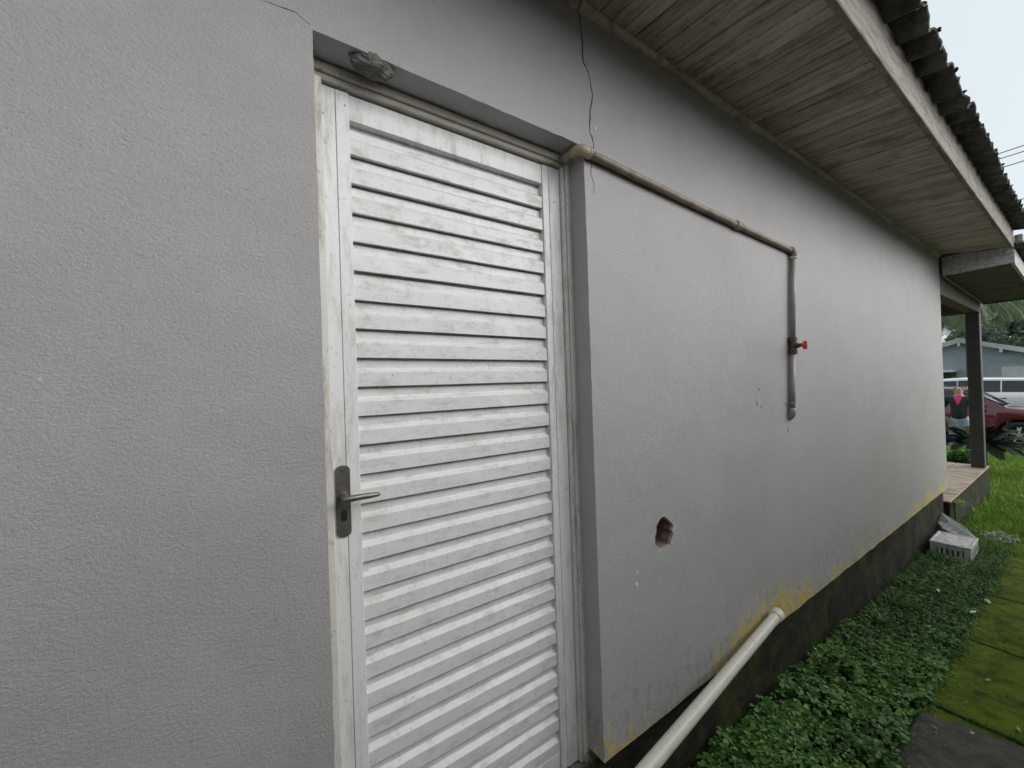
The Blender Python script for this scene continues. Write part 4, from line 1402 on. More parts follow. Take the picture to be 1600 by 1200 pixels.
def tree(name, loc, label, height, spread, nleaf, leaf, mat, seed, trunk_r=0.18, crown0=0.35, shape=0.75, nl=9, group='trees behind the blue grey house'):
    rr = random.Random(seed)
    g = np.random.default_rng(seed)
    t = empty(name, loc)
    tag(t, label, 'tree', group)
    x, y, z = loc
    mb = MB()
    n = 7
    lean = rr.uniform(-0.04, 0.04)
    sp_ = [(x + lean * height * i / n + 0.05 * rr.uniform(-1, 1), y + 0.05 * rr.uniform(-1, 1), z - 0.1 + height * 0.8 * i / n) for i in range(n + 1)]
    mb.tube(sp_, [trunk_r * (1.1 - 0.95 * i / n) for i in range(n + 1)], 8)
    cl = []
    for q in range(nl):
        f = crown0 + (0.95 - crown0) * (q + rr.random()) / nl
        a = rr.uniform(0, 2 * math.pi)
        prof = math.sin(math.pi * min(0.97, 0.12 + 0.85 * (f - crown0) / (1 - crown0))) ** 0.6
        L = spread * prof * rr.uniform(0.6, 1.05)
        s0 = Vector(sp_[min(n, int(f * 0.85 * n))])
        e = Vector((x + lean * height * f + L * math.cos(a), y + L * math.sin(a), z + height * (f + 0.04)))
        mid = s0.lerp(e, 0.5) + Vector((0, 0, 0.12 * L))
        mb.tube([s0, mid, e], [trunk_r * 0.4, trunk_r * 0.25, trunk_r * 0.08], 6)
        for _ in range(5):
            u = rr.uniform(0.35, 1.1)
            c = s0.lerp(e, u) + Vector((rr.gauss(0, 0.25), rr.gauss(0, 0.25), rr.gauss(0, 0.2))) * spread * 0.5
            cl.append((c, spread * rr.uniform(0.16, 0.36)))
    mb.build('trunk', M['bark'], t, smooth=True)
    per = nleaf // len(cl)
    C = np.repeat(np.array([tuple(c) for c, _ in cl]), per, 0)
    Rr = np.repeat(np.array([r_ for _, r_ in cl]), per)
    nn = len(C)
    dv = g.normal(0, 1, (nn, 3))
    dv /= np.linalg.norm(dv, axis=1)[:, None]
    P = C + dv * (Rr * g.uniform(0.2, 1.0, nn) ** 0.5)[:, None] * np.array([1, 1, shape])
    a = g.normal(0, 1, (nn, 3)); a /= np.linalg.norm(a, axis=1)[:, None]
    b = np.cross(a, g.normal(0, 1, (nn, 3))); b /= np.linalg.norm(b, axis=1)[:, None]
    s = leaf * g.uniform(0.6, 1.2, nn)[:, None]
    V = np.stack([P - a * s, P + b * s * 0.5, P + a * s, P - b * s * 0.5], 1).reshape(-1, 3)
    F = (np.arange(nn) * 4)[:, None] + np.array([[0, 1, 2, 3]])
    o = soup('crown', V, F, M[mat], t)
    o.matrix_parent_inverse = Matrix.Translation(-Vector(loc))
    return t
Zs = zg(16)
tree('leafy_tree', (44, 5.9, Zs), 'small rounded tree showing through the porch opening above the gable', 5.6, 1.7, 5200, 0.13, 'tree', 21)
tree('leafy_tree', (52, 8.2, Zs), 'thin open crowned tree beyond the porch opening by the wall end', 8.3, 1.6, 2600, 0.16, 'tree', 22, crown0=0.45)
tree('leafy_tree', (46, 4.3, Zs), 'bushy tree just beside the porch column above the white roof edge', 6.6, 2.2, 7500, 0.14, 'tree_dark', 23)
tree('leafy_tree', (50, 3.6, Zs), 'broad dark tree behind the drooping palm fronds', 8.6, 3.0, 9000, 0.17, 'tree_dark', 24)
tree('leafy_tree', (44, 2.2, Zs), 'darkest tree at the edge of the picture under the eave', 7.6, 2.3, 8000, 0.14, 'tree_dark', 25)
tree('leafy_tree', (60, -1.5, Zs), 'tall pale tree out beyond the end of the porch eave', 9.5, 3.2, 8000, 0.2, 'tree', 26)
tree('leafy_tree', (58, 13.0, Zs), 'spreading tree hidden mostly behind the house corner', 8.5, 3.2, 6000, 0.2, 'tree', 27)
# far belt of trees closing the horizon
g2 = np.random.default_rng(77)
nn = 26000
ang = g2.uniform(-1.2, 1.2, nn)
rad = g2.uniform(95, 120, nn)
hx, hy = rad * np.cos(ang), rad * np.sin(ang)
top = np.array([5.2 + 1.8 * mnoise.noise(Vector((a * 9, 0, 0))) + 1.2 * mnoise.noise(Vector((a * 31, 3, 0))) for a in ang])
hz = Zs + g2.uniform(0, 1, nn) ** 0.8 * top
P = np.stack([hx, hy, hz], 1)
a = g2.normal(0, 1, (nn, 3)); a /= np.linalg.norm(a, axis=1)[:, None]
b = np.cross(a, g2.normal(0, 1, (nn, 3))); b /= np.linalg.norm(b, axis=1)[:, None]
s = g2.uniform(0.4, 0.9, nn)[:, None]
V = np.stack([P - a * s, P + b * s * 0.6, P + a * s, P - b * s * 0.6], 1).reshape(-1, 3)
bl = soup('treeline', V, (np.arange(nn) * 4)[:, None] + np.array([[0, 1, 2, 3]]), M['tree'])
tag(bl, 'far belt of trees closing off the street behind the houses', 'trees', kind='stuff')

# ------------------------------------------------------------------ house across the street
M['siding'] = simple('blue_grey_siding', (0.42, 0.475, 0.545), (0.37, 0.42, 0.49), 0.6, 3)  # blue-grey siding, paled further in place of distance haze
M['white_paint'] = simple('white_paint', (0.76, 0.77, 0.78), (0.66, 0.67, 0.68), 0.5, 6)
M['roof_far'] = simple('pale_roof', (0.30, 0.31, 0.32), (0.22, 0.23, 0.24), 0.8, 6)
M['glass_dark'] = simple('window_glass', (0.05, 0.06, 0.07), (0.07, 0.08, 0.09), 0.12, 3)
M['shade'] = simple('porch_shade_dark', (0.12, 0.13, 0.14), None, 0.8)  # dark tone stands in for the shade below the far porch roof
hx0 = 32.0
nb = empty('neighbour_house', (hx0, 4.1, Zs))
tag(nb, 'blue grey gabled house with white roof edge across the street', 'house')
apx, apz = 4.1, Zr(1.66)
def slope_z(y):
    return apz - abs(y - apx) * 0.335
poly = [(-3.2, Zs - 0.1), (11.4, Zs - 0.1), (11.4, slope_z(11.4) - 0.05), (apx, apz - 0.05), (-3.2, slope_z(-3.2) - 0.05)]
MB().prism(poly, hx0, hx0 + 9, 'x').build('wall', M['siding'], nb)
for i, zb in enumerate((-0.02, 0.42)):
    z0 = Zr(zb)
    zz = Zr(zb) + 0.42
    half0 = (apz - zz) / 0.335 - 0.15
    if half0 > 0.4:
        MB().box(hx0 - 0.03, hx0 - 0.002, apx - half0, apx + half0, z0, z0 + 0.40).build('siding_board', M['siding'], nb)
for sgn in (-1, 1):
    ye = apx + sgn * 7.6
    rp = [(apx, apz), (ye, slope_z(ye)), (ye, slope_z(ye) + 0.10), (apx, apz + 0.10)]
    MB().prism(rp, hx0 - 0.55, hx0 + 9.3, 'x').build('roof_slope', M['roof_far'], nb)
    fp = [(apx, apz - 0.13), (ye, slope_z(ye) - 0.13), (ye, slope_z(ye) + 0.115), (apx, apz + 0.115)]
    MB().prism(fp, hx0 - 0.60, hx0 - 0.552, 'x').build('fascia_board', M['white_paint'], nb)
    for q in range(1, 6):
        yy = apx + sgn * (0.12 + 1.28 * q)
        MB().box(hx0 - 0.66, hx0 - 0.02, yy - 0.05, yy + 0.05, slope_z(yy) - 0.30, slope_z(yy) - 0.135).build('rafter_end', M['white_paint'], nb)
MB().box(hx0 - 0.64, hx0 - 0.02, apx - 0.05, apx + 0.05, apz - 0.32, apz - 0.135).build('rafter_end', M['white_paint'], nb)
# white garage door with panels
gd = MB().box(hx0 - 0.05, hx0 - 0.004, -0.6, 2.75, Zs, Zr(0.16)).build('garage_door', M['white_paint'], nb)
for r_ in range(4):
    for c_ in range(6):
        y0 = -0.5 + c_ * 0.53
        z0 = Zs + 0.12 + r_ * 0.55
        MB().box(hx0 - 0.068, hx0 - 0.051, y0, y0 + 0.46, z0, z0 + 0.45, 0.01).build('panel', M['white_paint'], gd)
# small porch on the left with a white post
por = MB().prism([(4.25, Zr(-0.02)), (7.6, Zr(0.02)), (7.6, Zr(0.16)), (4.25, Zr(0.10))], hx0 - 2.2, hx0 - 0.06, 'x').build('porch_roof', M['white_paint'], nb)
MB().box(hx0 - 0.05, hx0 - 0.031, 4.3, 7.4, Zs, Zr(-0.05)).build('porch_shade_panel', M['shade'], nb)  # flat dark sheet: porch shade put into colour
for yy in (4.85, 7.3):
    MB().box(hx0 - 2.1, hx0 - 1.98, yy - 0.06, yy + 0.06, Zs - 0.05, Zr(-0.02), 0.01).build('porch_post', M['white_paint'], nb)
wn = MB().box(hx0 - 0.065, hx0 - 0.051, 5.4, 6.5, Zs + 1.0, Zs + 2.0).build('window', M['white_paint'], nb)
MB().box(hx0 - 0.075, hx0 - 0.066, 5.47, 5.92, Zs + 1.07, Zs + 1.93).build('pane', M['glass_dark'], wn)
MB().box(hx0 - 0.075, hx0 - 0.066, 5.98, 6.43, Zs + 1.07, Zs + 1.93).build('pane', M['glass_dark'], wn)

# ------------------------------------------------------------------ cars
def paint(name, c, rough=0.22):
    k = NT(name, rough, 0.5)
    k.color(c)
    k.b.inputs['Coat Weight'].default_value = 0.8
    k.b.inputs['Coat Roughness'].default_value = 0.06
    return k.m
M['car_red'] = paint('dark_red_car_paint', (0.11, 0.008, 0.02))
M['car_white'] = paint('white_car_paint', (0.78, 0.79, 0.80))
M['car_glass'] = simple('car_glass', (0.02, 0.024, 0.028), (0.03, 0.034, 0.038), 0.06, 2)
M['tyre'] = simple('tyre_rubber', (0.018, 0.018, 0.018), (0.028, 0.028, 0.028), 0.85, 20)
M['rim'] = simple('alloy_rim', (0.62, 0.63, 0.64), (0.5, 0.5, 0.51), 0.3, 10, metallic=0.8)
M['trim'] = simple('black_trim', (0.014, 0.014, 0.015), (0.02, 0.02, 0.02), 0.5, 10)
M['lamp'] = simple('headlamp_lens', (0.65, 0.68, 0.70), (0.5, 0.52, 0.55), 0.08, 10)
M['tail'] = simple('tail_lamp_lens', (0.35, 0.02, 0.02), None, 0.15, 10)
def interp(tab, u):
    for (u0, h0), (u1, h1) in zip(tab, tab[1:]):
        if u <= u1:
            t = (u - u0) / (u1 - u0)
            t = t * t * (3 - 2 * t) * 0.5 + t * 0.5
            return h0 + (h1 - h0) * t
    return tab[-1][1]
def car(name, label, mat, cx, y_front, length, sgn, ground, W=0.90, hood=1.05, roofz=1.66, wheel_r=0.345, axf=0.86, axr=3.52, a_base=1.22, a_top=2.0, r_top=3.75, r_base=4.25, clad=True):
    """sgn=+1: the nose is at the smallest y and the body runs towards +y. u runs nose to tail."""
    t = empty(name, (cx, y_front + sgn * length / 2, ground))
    tag(t, label, 'car', 'cars parked on the drive')
    def P(u, wv, h):
        return (cx + wv, y_front + sgn * u, ground + h)
    belt = [(0, 0.62), (0.12, 0.80), (0.45, hood - 0.10), (a_base, hood - 0.01), (2.4, hood), (r_base, hood + 0.03), (length - 0.12, hood - 0.02), (length, 0.66)]
    deck = [(0, 0.66), (0.12, 0.86), (0.45, hood - 0.03), (a_base, hood + 0.04), (2.4, hood + 0.05), (r_base, hood + 0.06), (length - 0.10, hood + 0.0), (length, 0.70)]
    wid = [(0, 0.72), (0.15, 0.90), (0.6, 0.985), (1.4, 1.0), (3.4, 1.0), (length - 0.4, 0.98), (length - 0.08, 0.90), (length, 0.82)]
    us = sorted(set([0, 0.03, 0.07, 0.12, 0.2, 0.3, length - 0.3, length - 0.15, length - 0.06, length - 0.02, length] + [0.15 * i for i in range(3, int(length / 0.15))] +
                    [ax + wheel_r * 1.16 * math.cos(a) for ax in (axf, axr) for a in [math.pi * q / 14 for q in range(15)]]))
    def bottom(u):
        b = 0.20 if 0.25 < u < length - 0.25 else 0.28
        for ax in (axf, axr):
            d = abs(u - ax)
            rr_ = wheel_r * 1.16
            if d < rr_:
                b = max(b, wheel_r * 0.98 + math.sqrt(rr_ * rr_ - d * d))
        return b
    vs, fs = [], []
    for u in us:
        b, wv, bt, dk = bottom(u), interp(wid, u) * W, interp(belt, u), interp(deck, u)
        b = min(b, bt - 0.05)
        sec = [(wv * 0.93, b), (wv * 0.985, b + (bt - b) * 0.12), (wv, b + (bt - b) * 0.45), (wv * 0.99, b + (bt - b) * 0.75), (wv * 0.955, bt), (wv * 0.80, bt + (dk - bt) * 0.7), (0.0, dk)]
        for wq, h in sec:
            vs.append(P(u, wq, h))
        for wq, h in sec[-2::-1]:
            vs.append(P(u, -wq, h))
    m = 13
    for i in range(len(us) - 1):
        for j in range(m - 1):
            fs.append((i * m + j, i * m + j + 1, (i + 1) * m + j + 1, (i + 1) * m + j))
    fs += [tuple(range(m)), tuple((len(us) - 1) * m + j for j in range(m))[::-1]]
    body = MB().add(vs, fs).build('body', mat, t, smooth=True)
    # cabin: pillars and roof in body colour, glass set slightly proud
    st = [(a_base, hood + 0.03, 0.93, hood + 0.035), (a_top, roofz - 0.05, 0.76, roofz - 0.02), (2.6, roofz - 0.02, 0.77, roofz + 0.02), (r_top, roofz - 0.07, 0.75, roofz - 0.03), (r_base, hood + 0.05, 0.88, hood + 0.055)]
    b0 = hood - 0.03
    vs, fs = [], []
    for (u, ht, ww, hc) in st:
        lowu = u
        vs += [P(lowu, W * 0.945, b0), P(u, W * ww + 0.0, ht), P(u, W * ww * 0.8, (ht + hc) / 2 + 0.02), P(u, 0, hc + 0.015), P(u, -W * ww * 0.8, (ht + hc) / 2 + 0.02), P(u, -W * ww, ht), P(lowu, -W * 0.945, b0)]
    for i in range(len(st) - 1):
        for j in range(6):
            fs.append((i * 7 + j, i * 7 + j + 1, (i + 1) * 7 + j + 1, (i + 1) * 7 + j))
    fs += [tuple(range(7)), tuple(4 * 7 + j for j in range(7))[::-1]]
    MB().add(vs, fs).build('cabin', mat, body)
    def side_pt(u, f, s, out_=0.012):
        """point on the cabin side: f=0 belt, f=1 roof edge."""
        for (u0, h0, w0, _), (u1, h1, w1, _) in zip(st, st[1:]):
            if u <= u1 + 1e-6:
                q = max(0, (u - u0) / (u1 - u0))
                ht, ww = h0 + (h1 - h0) * q, w0 + (w1 - w0) * q
                break
        wv = W * (0.945 + (ww - 0.945) * f) + out_
        return P(u, s * wv, b0 + (ht - b0) * f)
    for s in (-1, 1):
        for (ua, ub) in ((a_base + 0.38, 2.44), (2.47, 3.40), (3.43, min(r_base - 0.18, 4.2))):
            n = 6
            lo = [side_pt(ua + (ub - ua) * i / n, 0.16, s) for i in range(n + 1)]
            hi = [side_pt(ua + (ub - ua) * i / n, 0.90, s) for i in range(n + 1)]
            mb = MB().add(lo + hi, [(i, i + 1, n + 2 + i, n + 1 + i) for i in range(n)])
            mb.build('side_window', M['car_glass'], body)
    def front_pt(fu, fw_, rear=False):
        (u0, h0, w0, c0_), (u1, h1, w1, c1_) = (st[0], st[1]) if not rear else (st[4], st[3])
        u, ht, hc, ww = u0 + (u1 - u0) * fu, h0 + (h1 - h0) * fu, c0_ + (c1_ - c0_) * fu, w0 + (w1 - w0) * fu
        edge = abs(fw_)
        return P(u - (0.02 if not rear else -0.02), W * ww * fw_ * 0.97, ht + (hc + 0.015 - ht) * (1 - edge * edge) + 0.018)
    for nm, rear in (('windscreen', False), ('rear_window', True)):
        n = 8
        grid = [front_pt(0.06 + 0.88 * a_ / 4, -0.94 + 1.88 * b_ / n, rear) for a_ in range(5) for b_ in range(n + 1)]
        MB().add(grid, [(a_ * (n + 1) + b_, a_ * (n + 1) + b_ + 1, (a_ + 1) * (n + 1) + b_ + 1, (a_ + 1) * (n + 1) + b_) for a_ in range(4) for b_ in range(n)]).build(nm, M['car_glass'], body, smooth=True)
    if clad:
        for s in (-1, 1):
            wv = s * W
            MB().add([P(axf + wheel_r * 1.2, wv * 0.99, 0.20), P(axr - wheel_r * 1.2, wv * 0.99, 0.20), P(axr - wheel_r * 1.2, wv * 1.008, 0.38), P(axf + wheel_r * 1.2, wv * 1.008, 0.38)], [(0, 1, 2, 3)]).build('sill_trim', M['trim'], body)
    for s in (-1, 1):
        for u_ in (2.40, 3.42):
            MB().box(cx + s * W * 0.985 - 0.018, cx + s * W * 0.985 + 0.018, y_front + sgn * u_ - 0.10, y_front + sgn * u_ + 0.06, ground + hood - 0.17, ground + hood - 0.14, 0.004).build('door_handle', M['trim'], body)
        # mirrors
        my = y_front + sgn * (a_base + 0.42)
        MB().box(cx + s * (W + 0.10) - 0.09, cx + s * (W + 0.10) + 0.09, my - 0.06, my + 0.06, ground + hood + 0.02, ground + hood + 0.17, 0.03).build('mirror', mat, body)
        hl = [P(0.04, s * W * 0.42, 0.68), P(0.10, s * W * 0.74, 0.69), P(0.34, s * W * 0.925, 0.74), P(0.36, s * W * 0.91, 0.84), P(0.14, s * W * 0.72, 0.82), P(0.07, s * W * 0.44, 0.76)]
        hl = [(p[0] + s * 0.012, p[1] - sgn * 0.02, p[2] + 0.01) for p in hl]
        MB().add(hl + [(p[0] - s * 0.05, p[1] + sgn * 0.06, p[2] - 0.02) for p in hl], [tuple(range(6)), tuple(range(11, 5, -1))] + [(i, (i + 1) % 6, 6 + (i + 1) % 6, 6 + i) for i in range(6)]).build('headlight', M['lamp'], body)
        tl = y_front + sgn * (length - 0.06)
        MB().box(cx + s * W * 0.70 - 0.12, cx + s * W * 0.70 + 0.12, min(tl, tl + sgn * 0.05), max(tl, tl + sgn * 0.05), ground + 0.72, ground + 0.98, 0.02).build('tail_light', M['tail'], body)
    MB().box(cx - W * 0.55, cx + W * 0.55, min(y_front - sgn * 0.012, y_front + sgn * 0.05), max(y_front - sgn * 0.012, y_front + sgn * 0.05), ground + 0.42, ground + 0.62, 0.008).build('grille', M['trim'], body)
    MB().box(cx - W * 0.86, cx + W * 0.86, y_front + sgn * 0.25 if sgn > 0 else y_front - length + 0.25, y_front + sgn * (length - 0.25) if sgn > 0 else y_front - 0.25, ground + 0.19, ground + 0.40).build('floor_pan', M['trim'], body)
    for s in (-1, 1):
        for ax in (axf, axr):
            wy = y_front + sgn * ax
            wc = cx + s * (W - 0.125)
            prof = [(0.10, 0.62), (0.115, 0.80), (0.11, 0.95), (0.085, 1.0), (-0.085, 1.0), (-0.11, 0.95), (-0.115, 0.80), (-0.10, 0.62)]
            n = 28
            vs, fs = [], []
            for q in range(n):
                a_ = 2 * math.pi * q / n
                for (dx_, rr_) in prof:
                    vs.append((wc + s * dx_, wy + wheel_r * rr_ * math.cos(a_), ground + wheel_r + wheel_r * rr_ * math.sin(a_)))
            for q in range(n):
                for j in range(8):
                    fs.append((q * 8 + j, q * 8 + (j + 1) % 8, ((q + 1) % n) * 8 + (j + 1) % 8, ((q + 1) % n) * 8 + j))
            wh = MB().add(vs, fs).build('wheel', M['tyre'], t, smooth=True)
            mb = MB()
            mb.tube([(wc + s * 0.03, wy, ground + wheel_r), (wc + s * 0.035, wy, ground + wheel_r)], wheel_r * 0.62, 24)
            mb.build('brake_disc', M['trim'], wh)
            mb = MB()
            ring = []
            for q in range(n):
                a_ = 2 * math.pi * q / n
                for (dx_, rr_) in ((0.09, 0.66), (0.10, 0.66), (0.10, 0.60), (0.06, 0.58)):
                    ring.append((wc + s * dx_, wy + wheel_r * rr_ * math.cos(a_), ground + wheel_r + wheel_r * rr_ * math.sin(a_)))
            mb.add(ring, [(q * 4 + j, q * 4 + (j + 1) % 4, ((q + 1) % n) * 4 + (j + 1) % 4, ((q + 1) % n) * 4 + j) for q in range(n) for j in range(4)])
            for q in range(5):
                for off in (-0.16, 0.16):
                    a_ = 2 * math.pi * q / 5 + 0.3
                    p0 = (wc + s * 0.088, wy + wheel_r * 0.08 * math.cos(a_), ground + wheel_r + wheel_r * 0.08 * math.sin(a_))
                    p1 = (wc + s * 0.085, wy + wheel_r * 0.63 * math.cos(a_ + off), ground + wheel_r + wheel_r * 0.63 * math.sin(a_ + off))
                    mb.tube([p0, p1], [0.022, 0.016], 6)
            mb.tube([(wc + s * 0.07, wy, ground + wheel_r), (wc + s * 0.10, wy, ground + wheel_r)], 0.05, 12)
            mb.build('rim', M['rim'], wh)
    return t
CG = Zs + 0.034
car('parked_car', 'dark red car with alloy wheels parked nose out behind the cycad', M['car_red'], 18.05, 0.30, 4.35, 1, CG, W=0.90, hood=1.05, roofz=1.64, axf=0.92, a_base=1.12, a_top=1.95)
car('parked_car', 'large white sport utility car parked behind the red car', M['car_white'], 21.3, 5.2, 4.75, -1, CG, W=0.94, hood=1.34, roofz=1.86, wheel_r=0.38, axf=0.95, axr=3.75, a_base=1.30, a_top=2.05, r_top=4.1, r_base=4.6)

# ------------------------------------------------------------------ person beyond the porch
M['skin'] = simple('skin', (0.60, 0.38, 0.30), (0.55, 0.33, 0.25), 0.5, 20)
M['jacket'] = simple('dark_jacket', (0.012, 0.013, 0.017), (0.022, 0.023, 0.027), 0.8, 12, 0.3, 40)
M['shirt'] = simple('pink_shirt', (0.62, 0.05, 0.16), (0.52, 0.035, 0.12), 0.7, 12, 0.3, 60)
M['jeans'] = simple('light_jeans', (0.24, 0.33, 0.46), (0.34, 0.43, 0.55), 0.8, 9, 0.3, 60)
M['shoe'] = simple('dark_shoe', (0.02, 0.02, 0.022), None, 0.5)
M['hair'] = simple('grey_hair', (0.16, 0.13, 0.11), (0.10, 0.085, 0.07), 0.7, 40)
def skin_mesh(name, verts, edges, radii, mat, parent=None, root=0, sub=2):
    me = bpy.data.meshes.new(name)
    me.from_pydata([tuple(v) for v in verts], edges, [])
    o = bpy.data.objects.new(name, me)
    col.objects.link(o)
    sm = o.modifiers.new('skin', 'SKIN')
    if not me.skin_vertices:
        import bmesh
        bm = bmesh.new()
        bm.from_mesh(me)
        bm.verts.layers.skin.verify()
        bm.to_mesh(me)
        bm.free()
    for i, sv in enumerate(me.skin_vertices[0].data):
        r_ = radii[i]
        sv.radius = (r_, r_) if isinstance(r_, (int, float)) else r_
        sv.use_root = (i == root)
    sm.use_smooth_shade = True
    ss = o.modifiers.new('sub', 'SUBSURF')
    ss.levels = ss.render_levels = sub
    me.materials.append(mat)
    if parent is not None:
        o.parent = parent
        o.matrix_parent_inverse = Matrix.Translation(-parent_loc(parent))
    return o
def person(x, y):
    z0 = zg(x)
    # faces -x (towards the house corner); s = +y is the figure's own right... sides by +-y
    def q(dx, dy, dz):
        return Vector((x + dx, y + dy, z0 + dz))
    H = []
    # body: pelvis root, spine, neck, head, arms, hands, legs
    V = [q(0, 0, 0.93), q(0, 0, 1.10), q(0.01, 0, 1.28), q(0.01, 0, 1.42), q(0.0, 0, 1.50), q(-0.015, 0, 1.57), q(-0.02, 0, 1.64), q(-0.01, 0, 1.705)]
    r_ = [(0.155, 0.125), (0.15, 0.125), (0.16, 0.12), (0.13, 0.10), 0.058, (0.080, 0.086), (0.086, 0.096), (0.055, 0.065)]
    E = [(0, 1), (1, 2), (2, 3), (3, 4), (4, 5), (5, 6), (6, 7)]
    arms = {}
    for s in (-1, 1):
        b = len(V)
        el = q(0.03, s * 0.33, 1.14)
        wr = q(-0.10, s * 0.29, 0.93) if s > 0 else q(-0.14, s * 0.24, 0.96)
        hn = wr + Vector((-0.035, -s * 0.005, -0.085))
        V += [q(0.01, s * 0.185, 1.415), q(0.02, s * 0.235, 1.30), el, wr, wr.lerp(hn, 0.45), hn]
        r_ += [0.062, 0.052, 0.043, 0.028, (0.036, 0.020), (0.036, 0.016)]
        E += [(3, b), (b, b + 1), (b + 1, b + 2), (b + 2, b + 3), (b + 3, b + 4), (b + 4, b + 5)]
        arms[s] = (el, wr, hn, b + 5, b + 4)
        for f in range(4):
            base_i = b + 5
            o_ = Vector(((-0.018 + 0.012 * f) * 1.0, 0.0, 0))
            L = (0.070, 0.080, 0.075, 0.058)[f]
            p1 = hn + o_ * 1.2 + Vector((-0.012, -s * 0.004, -L * 0.45))
            p2 = p1 + Vector((-0.012 + 0.004 * f, -s * 0.016, -L * 0.45))
            bi = len(V)
            V += [p1, p2]
            r_ += [0.0085, 0.0075]
            E += [(base_i, bi), (bi, bi + 1)]
        bi = len(V)
        V += [wr.lerp(hn, 0.5) + Vector((-0.045, -s * 0.008, -0.01)), hn + Vector((-0.055, -s * 0.012, -0.02))]
        r_ += [0.011, 0.009]
        E += [(b + 4, bi), (bi, bi + 1)]
    for s in (-1, 1):
        b = len(V)
        V += [q(0, s * 0.095, 0.86), q(-0.01, s * 0.115, 0.49), q(0.015, s * 0.12, 0.10), q(0.0, s * 0.125, 0.045), q(-0.13, s * 0.14, 0.03)]
        r_ += [0.088, 0.060, 0.042, 0.040, 0.032]
        E += [(0, b), (b, b + 1), (b + 1, b + 2), (b + 2, b + 3), (b + 3, b + 4)]
    body = skin_mesh('person', V, E, r_, M['skin'])
    tag(body, 'person in dark jacket, pink shirt and pale jeans standing beyond the porch', 'person')
    # clothing
    V = [q(0.005, 0, 0.86), q(0.005, 0, 1.05), q(0.015, 0, 1.27), q(0.015, 0, 1.43), q(0.012, 0, 1.475)]
    r_ = [(0.205, 0.165), (0.20, 0.168), (0.205, 0.155), (0.150, 0.118), (0.070, 0.068)]
    E = [(0, 1), (1, 2), (2, 3), (3, 4)]
    for s in (-1, 1):
        el, wr = arms[s][0], arms[s][1]
        b = len(V)
        V += [q(0.012, s * 0.20, 1.42), q(0.022, s * 0.27, 1.30), el, el.lerp(wr, 0.9)]
        r_ += [0.088, 0.082, 0.072, 0.054]
        E += [(3, b), (b, b + 1), (b + 1, b + 2), (b + 2, b + 3)]
    skin_mesh('jacket', V, E, r_, M['jacket'], body)
    # shirt front: a V between the lapels, wrapped over the chest
    g_ = []
    n = 8
    for i in range(n + 1):
        zz = 1.485 - 0.22 * i / n
        half = 0.070 * (1 - i / n) + 0.012
        for j in range(7):
            yy = half * (j / 3 - 1)
            fx_ = -0.082 - 0.075 * math.sin(min(1, (1.50 - zz) / 0.20) * 1.5) - 0.004 + 0.6 * yy * yy
            g_.append(q(fx_, yy, zz))
    mb = MB().add(g_, [(i * 7 + j, i * 7 + j + 1, (i + 1) * 7 + j + 1, (i + 1) * 7 + j) for i in range(n) for j in range(6)])
    mb.add([p + Vector((0.03, 0, 0)) for p in g_], [(i * 7 + j, (i + 1) * 7 + j, (i + 1) * 7 + j + 1, i * 7 + j + 1) for i in range(n) for j in range(6)])
    mb.tube([q(0.0 + 0.075 * math.cos(a_), 0.072 * math.sin(a_), 1.495 - 0.012 * math.cos(a_ + math.pi)) for a_ in [2 * math.pi * i / 16 for i in range(17)]], 0.014, 6)
    mb.build('shirt', M['shirt'], body, smooth=True)
    V = [q(0, 0, 0.99), q(0, 0, 0.90)]
    r_ = [(0.165, 0.135), (0.168, 0.138)]
    E = [(0, 1)]
    for s in (-1, 1):
        b = len(V)
        V += [q(0, s * 0.098, 0.82), q(-0.01, s * 0.118, 0.49), q(0.015, s * 0.125, 0.085)]
        r_ += [0.105, 0.082, 0.070]
        E += [(1, b), (b, b + 1), (b + 1, b + 2)]
    skin_mesh('trousers', V, E, r_, M['jeans'], body)
    for s in (-1, 1):
        skin_mesh('shoe', [q(0.035, s * 0.125, 0.045), q(-0.03, s * 0.13, 0.05), q(-0.14, s * 0.142, 0.035)], [(0, 1), (1, 2)], [0.05, (0.05, 0.05), (0.048, 0.034)], M['shoe'], body)
    # hair cap round the back and sides, bald on top of the brow
    mb = MB()
    n1, n2 = 8, 18
    g_ = []
    for i in range(n1 + 1):
        th = math.pi * 0.30 + math.pi * 0.32 * i / n1
        for j in range(n2 + 1):
            ph = -1.75 + 3.5 * j / n2
            g_.append(q(-0.012 + 0.101 * math.sin(th) * math.cos(ph), 0.084 * math.sin(th) * math.sin(ph), 1.652 + 0.104 * math.cos(th)))
    mb.add(g_, [(i * (n2 + 1) + j, i * (n2 + 1) + j + 1, (i + 1) * (n2 + 1) + j + 1, (i + 1) * (n2 + 1) + j) for i in range(n1) for j in range(n2)])
    hr = mb.build('hair', M['hair'], body, smooth=True)
    so = hr.modifiers.new('thick', 'SOLIDIFY')
    so.thickness = 0.008
    # face: nose, ears, eyes, mouth, glasses
    skin_mesh('nose', [q(-0.098, 0, 1.655), q(-0.118, 0, 1.622), q(-0.10, 0, 1.612)], [(0, 1), (1, 2)], [0.009, 0.014, 0.010], M['skin'], body)
    for s in (-1, 1):
        skin_mesh('ear', [q(0.0, s * 0.078, 1.665), q(0.005, s * 0.086, 1.64), q(-0.005, s * 0.078, 1.615)], [(0, 1), (1, 2)], [0.012, 0.014, 0.009], M['skin'], body)
        MB().tube([q(-0.094, s * 0.032, 1.655), q(-0.100, s * 0.032, 1.655)], [0.011, 0.007], 10).build('eye', M['hair'], body)
        ringp = [q(-0.108 + 0.02 * abs(math.cos(a_)) * 0.3, s * 0.034 + 0.026 * math.cos(a_), 1.653 + 0.018 * math.sin(a_)) for a_ in [2 * math.pi * i / 14 for i in range(15)]]
